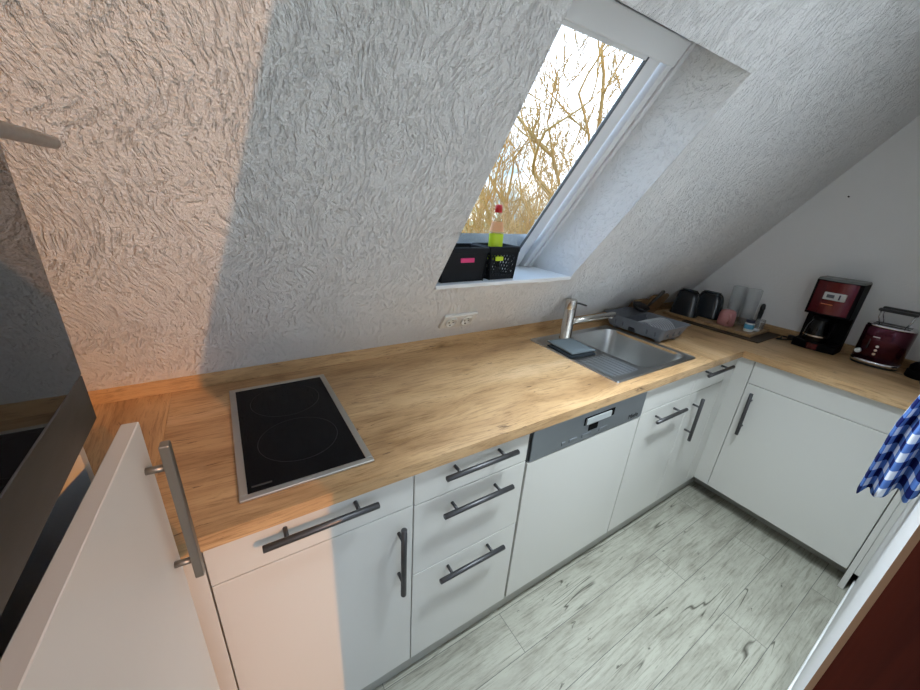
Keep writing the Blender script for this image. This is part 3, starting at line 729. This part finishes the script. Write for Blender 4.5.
# washing-up liquid bottle in the lattice basket
bx, by, bz = .992, .470, SILL+.0035
t = thing('soap_bottle', (bx, by, bz), 'clear dish soap bottle with red cap and lime label standing in the lattice basket', 'bottle')
b = MB(); b.lathe([(.026, 0), (.029, .004), (.029, .150), (.026, .180), (.016, .212), (.011, .222), (.011, .236)], (bx, by, bz), 24, sx=1.0, sy=.72); b.build('bottle_body', M_bottle, t)
b = MB(); b.lathe([(.0296, .070), (.0296, .162)], (bx, by, bz), 24, cap=False, sx=1.0, sy=.74); b.build('lower_label', M_lime, t, 'lime yellow label')
b = MB(); b.lathe([(.0296, .170), (.0272, .182), (.0215, .205)], (bx, by, bz), 24, cap=False, sx=1.0, sy=.74); b.build('upper_label', M_soap, t, 'peach coloured label')
b = MB(); b.lathe([(.0135, .236), (.0135, .256), (.012, .262), (.007, .264)], (bx, by, bz), 20); b.build('cap', M_redcap, t)

# dish rack
t = thing('dish_rack', (1.965, .37, ZT), 'grey plastic dish rack with plate ribs beside the sink bowl', 'dish rack')
rx0, rx1, ry0, ry1, rz = 1.842, 2.087, .190, .548, .985
b = MB()
rc = ((rx0+rx1)/2, (ry0+ry1)/2); rh = ((rx1-rx0)/2, (ry1-ry0)/2)
def rl(sh, z, rr=.02): return [b.bm.verts.new(p) for p in rrect(rc[0], rc[1], rh[0]-sh, rh[1]-sh, rr, z, 5)]
z_f = ZT+.016
LL = [rl(.002, rz-.004), rl(0, rz-.004), rl(0, rz), rl(.006, rz), rl(.009, rz-.006), rl(.030, z_f+.004, .016), rl(.036, z_f, .014)]
b.skin(LL, cap=False); b.bm.faces.new(LL[-1])
bd = b.build('tray_body', M_rack, t)
sm = bd.modifiers.new('thick', 'SOLIDIFY'); sm.thickness = .0025
es_ = bd.modifiers.new('edge', 'EDGE_SPLIT'); es_.split_angle = math.radians(35)
for (fx, fy) in ((rx0+.060, ry0+.055), (rx1-.060, ry0+.055), (rx0+.060, ry1-.060), (rx1-.060, ry1-.060)):
    b = MB(); b.lathe([(.014, 0.0003 if fx > SX1 else .0068), (.018, z_f-ZT-.0005)], (fx, fy, ZT), 16); b.build('foot', M_rack, t)
M_rib = mat('light_grey_rib_plastic', (0.42, 0.43, 0.45), 0.4)
for k in range(10):
    xx = rx0+.040 + k*.0185
    pts = [(xx, .318 + .075*math.cos(a), z_f+.003 + .066*math.sin(a)) for a in [math.pi*j/10 for j in range(11)]]
    MB().tube(pts, .0023, 6).build('plate_rib', M_rib, t)
for k in (0, 1, 4, 5):
    yy = ry0+.050+k*.045
    for xx, s_ in ((rx0+.0165, -1), (rx1-.0165, 1)):
        MB().box(xx-.0035, xx+.0035, yy, yy+.008, ZT+.034, rz-.026, .002, 1).build('drain_slot', M_rackdark, t)
MB().box(rx0+.020, rx0+.034, ry0+.165, ry0+.205, z_f+.001, rz-.030, .006, 2).build('opening_shade', M_dark, t)  # solid dark patch drawn as the shade in the side cut-out
for k in range(3):
    xx = rx0+.060+k*.052
    MB().box(xx, xx+.008, ry0+.012, ry0+.020, ZT+.036, rz-.026, .002, 1).build('drain_slot', M_rackdark, t)
MB().box(rx0+.040, rx1-.040, ry0+.040, ry1-.040, z_f+.0008, z_f+.0024).build('shade_plate', M_rackdark, t)  # plain dark plate added to deepen the shade inside the tray
b = MB(); b.box(rx0+.03, rx1-.03, ry1-.125, ry1-.121, z_f+.002, rz-.004); b.build('cutlery_divider', M_rackdark, t)
# frying pan in the rack
t = thing('frying_pan', (2.06, .46, .99), 'small dark frying pan resting on the back of the dish rack', 'pan')
b = MB(); b.lathe([(.045, 0), (.060, .022), (.062, .022), (.0465, -.003), (.02, -.003)], (0, 0, 0), 28, cap=True)
Mp = Matrix.Translation((2.085, .485, .992)) @ Matrix.Rotation(math.radians(18), 4, 'X') @ Matrix.Scale(.8, 4)
b.xform(Mp); b.build('pan_body', M_black, t)
b = MB(); b.tube([(2.118, .462, 1.006), (2.135, .448, 1.036), (2.170, .421, 1.098), (2.173, .420, 1.101)], [.006, .0085, .0095, .006], 12); b.build('handle', M_black, t)
# chopping boards leaning at the slope
def lean_board(x0, x1, yb_, yt, zt_, th, label, m_):
    d = Vector((0, yt-yb_, zt_-ZT-.001)); L_ = d.length; d.normalize(); nrm_ = Vector((0, -d.z, d.y))
    if nrm_.y > 0: nrm_ = -nrm_
    b = MB(); n = 6; r = .02; pts = []
    for a0, cx, cz in ((180, x0+r, r), (270, x1-r, r), (0, x1-r, L_-r), (90, x0+r, L_-r)):
        for k in range(n+1):
            a = math.radians(a0+90*k/n); q = (cx+r*math.cos(a), cz+r*math.sin(a))
            pts.append(Vector((q[0], yb_, ZT+.001+th*.4)) + d*q[1])
    b.prism(pts, nrm_*th)
    o = b.build('chopping_board', m_); tag(o, label, 'chopping board'); return o
lean_board(2.24, 2.425, .592, .522, 1.042, .014, 'brown wooden chopping board leaning on the slope behind the dish rack', M_boarddark)
lean_board(2.08, 2.232, .594, .533, 1.024, .012, 'smaller brown board leaning on the slope behind the frying pan', M_boarddark)
# upturned dark dishes
def square_bowl(cx, cy, z, hx, hy, h, rot, label, handle=False):
    t = thing('upturned_bowl', (cx, cy, z), label, 'bowl', None)
    b = MB()
    def lp(sh, zz, rr): return [b.bm.verts.new(p) for p in rrect(0, 0, hx-sh, hy-sh, rr, zz, 6)]
    LL = [lp(.008, .004, .03), lp(.003, 0, .035), lp(0, .003, .035), lp(.002, .010, .035), lp(.012, h*.75, .035), lp(.020, h*.93, .035), lp(.034, h, .03)]
    b.skin(LL, cap=False); b.bm.faces.new(LL[-1]); b.bm.faces.new(list(reversed(LL[0])))
    for f_ in b.bm.faces: f_.smooth = len(f_.verts) == 4
    b.xform(Matrix.Translation((cx, cy, z)) @ Matrix.Rotation(rot, 4, 'Z')); b.build('bowl', M_darkceramic, t)
    b = MB(); LL = [[b.bm.verts.new(p) for p in rrect(0, 0, hx-s_, hy-s_, .02, zz, 6)] for s_, zz in ((.036, h-.001), (.034, h+.007), (.040, h+.007), (.042, h-.001))]
    b.skin(LL, cap=False); b.xform(Matrix.Translation((cx, cy, z)) @ Matrix.Rotation(rot, 4, 'Z')); b.build('foot_ring', M_darkceramic, t)
    return t
# tray with cups
tx0, tx1, ty0, ty1 = 2.462, 2.715, .055, .545
o = MB().box(2.418, 2.722, 0.0, .40, ZT+.0004, ZT+.007, .002, 1).build('slate_mat', mat('dark_mat', (.055, .035, .022), .5)); tag(o, 'flat dark brown mat under the wooden tray in the corner', 'mat')
TB = ZT+.0075
t = thing('serving_tray', ((tx0+tx1)/2, (ty0+ty1)/2, TB), 'light wooden serving tray in the corner, holding mug, jar and glasses', 'tray')
MB().box(tx0, tx1, ty0, ty1, TB, TB+.010, .003, 2).build('tray_base', M_boardwood, t)
b = MB(); b.box(tx0, tx0+.008, ty0, ty1, TB+.0095, TB+.017, .002, 1); b.box(tx1-.008, tx1, ty0, ty1, TB+.0095, TB+.017, .002, 1); b.box(tx0+.008, tx1-.008, ty0, ty0+.008, TB+.0095, TB+.017, .002, 1); b.box(tx0+.008, tx1-.008, ty1-.008, ty1, TB+.0095, TB+.017, .002, 1)
b.build('tray_rim', M_boardwood, t)
TT = TB+.0105
square_bowl(2.528, .452, TT, .048, .078, .152, 0, 'dark glossy upturned bowl nearest the chopping boards, left of its twin')
square_bowl(2.638, .372, TT, .052, .084, .150, 0, 'dark glossy upturned bowl on the tray behind the pink mug')
# pink mug upside down
mx_, my_ = 2.562, .226
t = thing('mug', (mx_, my_, TT), 'pink mug standing upside down on the wooden tray', 'mug')
b = MB(); b.lathe([(.040, 0.0), (.043, .001), (.0425, .030), (.041, .065), (.036, .082), (.026, .088), (.010, .089)], (mx_, my_, TT), 28); b.build('mug_body', M_ceramic_pink, t)
b = MB(); dv = Vector((-.80, -.60, 0)); c0 = Vector((mx_, my_, TT))
b.tube([c0 + dv*(.040 + .022*math.sin(a)) + Vector((0, 0, .044 + .026*math.cos(a))) for a in [math.pi*k/10 for k in range(11)]], .0055, 10); b.build('handle', M_ceramic_pink, t)
# small blue and white jar
jx, jy = 2.553, .105
t = thing('jar', (jx, jy, TT), 'small blue and white jar with navy lid at the front of the tray', 'jar')
b = MB(); b.lathe([(.021, 0), (.023, .003), (.023, .046), (.020, .050)], (jx, jy, TT), 24); b.build('jar_body', M_whitelabel, t)
b = MB(); b.lathe([(.0234, .016), (.0234, .042)], (jx, jy, TT), 24, cap=False); b.build('printed_band', M_bluelabel, t)
b = MB(); b.lathe([(.021, .0502), (.022, .052), (.022, .066), (.019, .068)], (jx, jy, TT), 24); b.build('lid', M_navy, t)
# tumblers
def tumbler(cx, cy, r, h, name, label):
    b = MB(); n = 32; rings = []
    for rr, z, fl in ((r*.86, 0, 0), (r*.90, .004, 1), (r, h*.98, 1), (r*.985, h, 0), (r*.95, h*.98, 0), (r*.84, .012, 0), (.004, .010, 0)):
        rings.append([b.bm.verts.new((cx+(rr+(.0030 if (k % 2 and fl) else 0))*math.cos(2*math.pi*k/n), cy+(rr+(.0030 if (k % 2 and fl) else 0))*math.sin(2*math.pi*k/n), TT+z)) for k in range(n)])
    b.skin(rings, cap=True); o = b.build(name, M_drink); tag(o, label, 'glass', 'glasses on the tray'); return o
tumbler(2.668, .246, .034, .215, 'drinking_glass', 'tall ribbed glass on the tray, the one nearer the dark bowls')
tumbler(2.668, .172, .034, .215, 'drinking_glass', 'tall ribbed glass on the tray, right one of the pair by the pepper mill')
tumbler(2.645, .088, .019, .062, 'shot_glass', 'tiny clear glass at the right end of the tray')
t = thing('pepper_mill', (2.695, .118, TT), 'slim black pepper mill beside the tall glasses on the tray', 'mill')
b = MB(); b.lathe([(.014, 0), (.015, .004), (.010, .05), (.012, .10)], (2.695, .118, TT), 18); b.build('mill_body', M_black, t)
b = MB(); b.lathe([(.010, .1005), (.013, .115), (.010, .135), (.004, .142)], (2.695, .118, TT), 18); b.build('mill_head', M_black, t)
o = MB().box(2.585, 2.618, .070, .098, TT, TT+.012, .004, 2).build('sweetener_sachet', M_whitelabel); tag(o, 'white paper sachet lying on the tray beside the blue jar', 'sachet')

# coffee maker
cx0, cx1, cy0, cy1 = 2.598, 2.722, -.252, -.082
t = thing('coffee_maker', ((cx0+cx1)/2, (cy0+cy1)/2, ZT), 'dark red and black filter coffee maker with glass jug against the gable wall', 'coffee maker')
def dprof(xf, xb, ya, yb_, bulge, z):      # plan outline with a bulging front
    pts = []; n = 12
    for k in range(n+1):
        u = k/n; y = ya+(yb_-ya)*u
        pts.append(Vector((xf - bulge*math.sin(math.pi*u), y, z)))
    pts += [Vector((xb, yb_, z)), Vector((xb, ya, z))]
    return pts
def dsolid(b, secs):
    rs = [[b.bm.verts.new(p) for p in dprof(*s_)] for s_ in secs]; b.skin(rs, smooth=False); return b
dsolid(MB(), [(cx0+.012, cx1, cy0, cy1, .010, ZT+.0004), (cx0+.008, cx1, cy0, cy1, .012, ZT+.004), (cx0+.008, cx1, cy0, cy1, .012, ZT+.036), (cx0+.012, cx1, cy0, cy1, .012, ZT+.040)]).build('base', M_blackgloss, t)
dsolid(MB(), [(cx0+.004, cx0+.03, cy0+.045, cy1-.040, .010, ZT+.007), (cx0+.004, cx0+.03, cy0+.045, cy1-.040, .010, ZT+.034)]).build('base_front', M_red, t)
MB().box(cx1-.040, cx1, cy0, cy1, ZT+.0405, ZT+.179).build('column', M_blackgloss, t)
hd = dsolid(MB(), [(cx0+.010, cx1, cy0, cy1, .010, ZT+.1795), (cx0+.004, cx1, cy0, cy1, .012, ZT+.185), (cx0+.004, cx1+.0, cy0, cy1, .012, ZT+.350)]).build('brew_head', M_blackgloss, t)
dsolid(MB(), [(cx0+.000, cx0+.05, cy0+.014, cy1-.010, .0135, ZT+.192), (cx0+.000, cx0+.05, cy0+.014, cy1-.010, .0135, ZT+.346)]).build('red_front', M_red, hd)
dsolid(MB(), [(cx0+.004, cx1, cy0-.001, cy1+.001, .012, ZT+.351), (cx0+.010, cx1-.004, cy0+.004, cy1-.004, .012, ZT+.361)]).build('lid', M_greylid, t)
ym = (cy0+cy1)/2
lc = MB().box(cx0-.0165, cx0-.005, ym-.045, ym+.036, ZT+.262, ZT+.298, .002, 1).build('display', M_lcd, hd)
MB().box(cx0-.0172, cx0-.016, ym-.004, ym+.024, ZT+.272, ZT+.288).build('digits', M_lcddark, lc)
MB().box(cx0-.0172, cx0-.016, ym-.026, ym-.020, ZT+.268, ZT+.292).build('switch', M_navy, lc)
MB().box(cx0-.0150, cx0-.008, ym-.010, ym+.034, ZT+.238, ZT+.241).build('orange_line', M_orange, hd)
jg = (cx0+.036, ym+.012, ZT+.041)
b = MB(); b.lathe([(.040, 0), (.047, .006), (.050, .035), (.046, .075), (.036, .105), (.034, .112)], jg, 28, cap=False); jo = b.build('glass_jug', M_carafe, t)
b = MB(); b.lathe([(.0365, .112), (.038, .114), (.036, .126), (.012, .132)], jg, 24); b.build('jug_lid', M_blackgloss, jo)
b = MB(); b.lathe([(.0505, .030), (.0505, .036)], jg, 28, cap=False); b.build('jug_band', M_chrome, jo)
b = MB(); c0 = Vector(jg); dv = Vector((-.55, -.83, 0)).normalized()
b.tube([c0+dv*.036+Vector((0, 0, .116)), c0+dv*.070+Vector((0, 0, .112)), c0+dv*.074+Vector((0, 0, .080)), c0+dv*.068+Vector((0, 0, .045)), c0+dv*.050+Vector((0, 0, .036))], .007, 10); b.build('jug_handle', M_blackgloss, jo)
# cord of the coffee maker
pts = [(2.70, -.075, ZT+.010), (2.66, -.045, ZT+.0052), (2.62, -.015, ZT+.0048), (2.66, .0 - .02, ZT+.0048), (2.71, -.01, ZT+.0048), (2.718, -.03, ZT+.0048)]
def smooth_path(pts, n=8):
    P = [Vector(p) for p in pts]; out = []
    for i in range(len(P)-1):
        a, b_, c, d = P[max(i-1, 0)], P[i], P[i+1], P[min(i+2, len(P)-1)]
        for k in range(n):
            u = k/n; out.append(.5*((2*b_)+(c-a)*u+(2*a-5*b_+4*c-d)*u*u+(3*b_-a-3*c+d)*u**3))
    return out+[P[-1]]
o = MB().tube(smooth_path(pts), .004, 8).build('power_cord', M_black); tag(o, 'black power cord curled on the worktop left of the coffee maker', 'cord')
t = thing('mains_plug', (2.708, -.036, ZT), 'black mains plug lying beside the coffee maker cord by the splash strip', 'plug')
b = MB(); b.lathe([(.016, 0.0005), (.018, .006), (.017, .020), (.010, .026)], (2.703, -.052, ZT), 18); b.build('plug_body', M_black, t)

# toaster
tcx, tcy = 2.655, -.385
t = thing('toaster', (tcx, tcy, ZT), 'wine red toaster with chrome base and raised bread rack right of the coffee maker', 'toaster')
def oval(b, secs, n=36, p=2.6):
    rs = []
    for hx, hy, z in secs:
        ring = []
        for k in range(n):
            a = 2*math.pi*k/n; c, s_ = math.cos(a), math.sin(a)
            ring.append(b.bm.verts.new((tcx+hx*math.copysign(abs(c)**(2/p), c), tcy+hy*math.copysign(abs(s_)**(2/p), s_), z)))
        rs.append(ring)
    b.skin(rs); return b
oval(MB(), [(.066, .078, ZT+.0005), (.068, .080, ZT+.004), (.068, .080, ZT+.010)]).build('foot', M_black, t)
oval(MB(), [(.070, .083, ZT+.0105), (.070, .083, ZT+.026)]).build('chrome_base', M_chrome, t)
by_ = oval(MB(), [(.068, .081, ZT+.0265), (.068, .081, ZT+.178), (.064, .077, ZT+.184)]).build('shell', M_wine, t)
oval(MB(), [(.067, .080, ZT+.1845), (.064, .077, ZT+.192)]).build('top_plate', M_chrome, t)
MB().box(tcx-.042, tcx-.012, tcy-.058, tcy+.058, ZT+.1915, ZT+.1930).box(tcx+.012, tcx+.042, tcy-.058, tcy+.058, ZT+.1915, ZT+.1930).build('bread_slots', M_black, t)
for k, xx in enumerate((tcx-.036, tcx+.044)):
    for s_ in (-1, 1):
        rk = MB(); rk.tube([(xx+.012, tcy+s_*.040, ZT+.1925), (xx, tcy+s_*.050, ZT+.225), (xx-.002, tcy+s_*.052, ZT+.252)], .0022, 8)
        rk.build('rack_wire', M_chrome, t)
    MB().box(xx-.010, xx+.008, tcy-.062, tcy+.062, ZT+.252, ZT+.266, .006, 2).build('rack_grip', M_black, t)
xf = tcx-.0685
MB().box(xf-.003, xf+.004, tcy+.010, tcy+.034, ZT+.136, ZT+.141, .001, 1).build('badge', M_chrome, by_)
b = MB(); b.tube([(xf+.012, tcy+.058, ZT+.062), (xf-.006, tcy+.060, ZT+.062)], .0105, 20); b.build('dial', M_whitelabel, by_)
for zz in (.062, .080, .098):
    b = MB(); b.tube([(xf+.006, tcy+.006, ZT+zz), (xf-.004, tcy+.006, ZT+zz)], .0056, 14); b.build('button', M_chrome, by_)
MB().box(xf-.0012, xf+.003, tcy+.036, tcy+.040, ZT+.08, ZT+.125).build('lever_slot', M_black, by_)
# small dark things at the right end of the worktop
t = thing('egg_cooker', (2.62, -.535, ZT), 'small black gadget with glossy dome right of the toaster', 'appliance')
b = MB(); b.lathe([(.044, .0004), (.047, .004), (.047, .030), (.044, .034)], (2.620, -.535, ZT), 26); b.build('gadget_base', M_blackgloss, t)
b = MB(); b.lathe([(.043, .0345), (.043, .052), (.034, .066), (.016, .074), (.006, .0765)], (2.620, -.535, ZT), 26); b.build('dome', M_blackgloss, t)
o = MB().tube(smooth_path([(2.56, -.545, ZT+.0045), (2.50, -.56, ZT+.0045), (2.46, -.60, ZT+.0045), (2.50, -.65, ZT+.0045), (2.60, -.66, ZT+.0045)]), .004, 8).build('power_cord', M_black); tag(o, 'black cord on the worktop in front of the glossy dome gadget', 'cord')
# nail in the gable wall
o = MB().tube([(XG-.0005, -.035, 1.635), (XG-.010, -.035, 1.636)], .0035, 8).build('nail', M_black); tag(o, 'tiny dark nail in the gable wall above the coffee maker', 'nail')

# housings and glowing discs of the added fill lamps, above the picture
M_opal = mat('fill_lamp_opal', (.9, .9, .9), .4); M_opal.node_tree.nodes['Principled BSDF'].inputs['Emission Color'].default_value = (.86, .94, 1, 1); M_opal.node_tree.nodes['Principled BSDF'].inputs['Emission Strength'].default_value = 3.0
for lp_, sd_ in zip(FILL_LAMPS, ('left', 'right')):
    t = thing('added_fill_lamp', lp_, 'round white fill lamp added above the picture, %s one of the two' % sd_, 'lamp', 'added fill lamps')
    b = MB(); b.lathe([(.094, -.004), (.100, .0), (.100, .030), (.070, .040), (.02, .042)], lp_, 36); b.build('housing', M_white_pvc, t)
    b = MB(); b.lathe([(.084, -.0055), (.092, -.0045)], lp_, 36); b.build('shade', M_opal, t)
    b = MB(); b.tube([lp_+Vector((0, 0, .04)), lp_+Vector((0, 0, sp(0, YB-lp_.y).z-lp_.z+.005))], .010, 10); b.build('stem', M_white_pvc, t)
# ---------------------------------------------------------------- checked towel
def gingham():
    m = mat('blue_white_gingham', (1, 1, 1), 0.95, spec=0.1); nt, lk, b = nodes(m)
    uv = nt.new('ShaderNodeUVMap'); sp_ = nt.new('ShaderNodeSeparateXYZ'); lk.new(uv.outputs[0], sp_.inputs[0])
    outs = []
    for ax in 'XY':
        a = N(nt, 'ShaderNodeMath', operation='FRACT'); lk.new(sp_.outputs[ax], a.inputs[0])
        g_ = N(nt, 'ShaderNodeMath', operation='GREATER_THAN'); g_.inputs[1].default_value = 0.5; lk.new(a.outputs[0], g_.inputs[0]); outs.append(g_)
    ad = N(nt, 'ShaderNodeMath', operation='ADD'); lk.new(outs[0].outputs[0], ad.inputs[0]); lk.new(outs[1].outputs[0], ad.inputs[1])
    hf = N(nt, 'ShaderNodeMath', operation='MULTIPLY'); hf.inputs[1].default_value = 0.5; lk.new(ad.outputs[0], hf.inputs[0])
    r = ramp(nt, [(0.0, (0.78, 0.82, 0.90)), (0.5, (0.10, 0.20, 0.52)), (1.0, (0.008, 0.014, 0.10))]); r.color_ramp.interpolation = 'CONSTANT'
    r.color_ramp.elements[1].position = 0.3; r.color_ramp.elements[2].position = 0.8
    lk.new(hf.outputs[0], r.inputs[0]); lk.new(r.outputs[0], b.inputs['Base Color'])
    return m
def towel():
    b = MB(); uvl = b.bm.loops.layers.uv.new('UVMap')
    ctrl = [(1.59, -.687), (1.535, -.680), (1.505, -.668), (1.560, -.652), (1.572, -.642), (1.520, -.634), (1.500, -.622), (1.545, -.612), (1.566, -.604), (1.530, -.596), (1.512, -.590), (1.545, -.585), (1.60, -.590), (1.64, -.62), (1.67, -.66), (1.69, -.685)]
    path = [Vector((p.x, p.y, 0)) for p in smooth_path([(x, y, 0) for x, y in ctrl], 6)]
    L_ = [0]
    for i in range(1, len(path)): L_.append(L_[-1]+(path[i]-path[i-1]).length)
    hook = Vector((1.60, -.668, 0)); nz = 26; z_top = 1.42; rows = []
    for j in range(nz+1):
        row = []; k = j/nz
        for i, p in enumerate(path):
            s_ = min(1.0, .25 + .75*(k*1.5)**.7)
            q = hook.lerp(p, s_); q.y = min(-.58, max(YW+.005, q.y-.006))
            zb = .812 + .55*max(0, -.598-p.y) + .006*math.sin(i*.4)
            row.append((b.bm.verts.new((q.x + .006*math.sin(5*k+i*.15), q.y, z_top+(zb-z_top)*k)), L_[i]/.056, k*(z_top-zb)/.056))
        rows.append(row)
    for j in range(nz):
        for i in range(len(path)-1):
            qs = (rows[j][i], rows[j][i+1], rows[j+1][i+1], rows[j+1][i])
            f = b.bm.faces.new([q[0] for q in qs]); f.smooth = True
            for lp, q in zip(f.loops, qs): lp[uvl].uv = (q[1], q[2])
    o = b.build('kitchen_towel', gingham()); m_ = o.modifiers.new('thick', 'SOLIDIFY'); m_.thickness = .002
    tag(o, 'blue and white checked kitchen towel hanging at the right edge', 'towel'); return o
towel()
t = thing('towel_hook', (1.60, YW, 1.42), 'small steel hook on the front wall holding the checked towel', 'hook')
b = MB(); b.tube([(1.60, YW+.0005, 1.44), (1.60, YW+.012, 1.425), (1.60, YW+.030, 1.418), (1.60, YW+.042, 1.430)], .004, 10); b.build('hook', M_chrome, t)
MB().box(1.585, 1.615, YW+.0003, YW+.004, 1.42, 1.47, .001, 1).build('back_plate', M_chrome, t)

# ================================================================ OUTSIDE
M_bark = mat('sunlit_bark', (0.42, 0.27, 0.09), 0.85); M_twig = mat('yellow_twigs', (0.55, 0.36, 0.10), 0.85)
def tree(name, base, height, seed, label, spread=.6, lean=(0, 0), depth=5, r0=.10, m_=None):
    rnd = random.Random(seed); t = thing(name, base, label, 'tree', None); b = MB()
    def grow(p, d, L, r, lv):
        pts = [p]; n = 4; q = p.copy(); dd = d.copy()
        for k in range(n):
            dd = (dd + Vector((rnd.uniform(-.22, .22), rnd.uniform(-.22, .22), rnd.uniform(-.05, .18)))).normalized()
            q = q + dd*(L/n); pts.append(q.copy())
        b.tube(pts, [max(.0055, r*(1-.40*k/n)) for k in range(n+1)], 6 if lv < 2 else 4, cap=False)
        if lv >= depth: return
        nb = 4 if lv < 2 else rnd.choice((2, 3, 3))
        for k in range(nb):
            i = n if k == 0 else rnd.randint(1, n)
            ax = Vector((rnd.uniform(-1, 1), rnd.uniform(-1, 1), rnd.uniform(-.3, .7))).normalized()
            nd = (dd*(1-spread*.55) + ax*spread).normalized()
            grow(pts[i], nd, L*rnd.uniform(.56, .80), r*(.60 if k == 0 else .52), lv+1)
    grow(Vector(base), Vector((lean[0], lean[1], 1)).normalized(), height*.36, r0, 0)
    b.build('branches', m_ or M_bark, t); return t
GZ = -3.0
def far(u, v, dist):            # a place outside seen through the window, from its bearing
    d = (RX*((u-460)/365.1) + RY*((v-345)/365.1) + RZ); h = math.hypot(d.x, d.y)
    return CP.x + d.x/h*dist, CP.y + d.y/h*dist
struct(MB().box(-60, 60, -60, 80, GZ-.3, GZ).build('ground', mat('winter_lawn', (0.30, 0.27, 0.12), 0.95)))
def polar(deg, dist): return CP.x + dist*math.sin(math.radians(deg)), CP.y + dist*math.cos(math.radians(deg))
for (dg_, ds_, hh, sd_, lb, ln, dp, rr) in (
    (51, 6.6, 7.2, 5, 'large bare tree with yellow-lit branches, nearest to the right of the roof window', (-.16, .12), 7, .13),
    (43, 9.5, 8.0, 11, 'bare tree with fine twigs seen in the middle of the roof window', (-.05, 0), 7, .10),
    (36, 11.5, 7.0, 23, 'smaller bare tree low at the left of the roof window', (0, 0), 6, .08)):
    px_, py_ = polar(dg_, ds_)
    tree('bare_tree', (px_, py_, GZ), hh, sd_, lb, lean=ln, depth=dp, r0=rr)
def shrub(base, seed, label, n=420, rad=1.1, h=5.3):
    rnd = random.Random(seed); t = thing('twiggy_shrub', base, label, 'shrub'); b = MB(); B = Vector(base)
    for k in range(n):
        a = rnd.uniform(0, 2*math.pi); q = math.sqrt(rnd.random())*rad
        p = B + Vector((q*math.cos(a)*.35, q*math.sin(a)*.35, 0)); e_ = B + Vector((q*math.cos(a), q*math.sin(a), h*rnd.uniform(.55, 1.0)*(1-.25*q/rad)))
        mid = p.lerp(e_, .55) + Vector((rnd.uniform(-.15, .15), rnd.uniform(-.15, .15), .1))
        b.tube([p, mid, e_], [.016, .011, .005], 4, cap=False)
        for j in range(3):
            s_ = mid.lerp(e_, rnd.uniform(0, .9)); b.tube([s_, s_+Vector((rnd.uniform(-.35, .35), rnd.uniform(-.35, .35), rnd.uniform(.05, .4)))], [.007, .003], 4, cap=False)
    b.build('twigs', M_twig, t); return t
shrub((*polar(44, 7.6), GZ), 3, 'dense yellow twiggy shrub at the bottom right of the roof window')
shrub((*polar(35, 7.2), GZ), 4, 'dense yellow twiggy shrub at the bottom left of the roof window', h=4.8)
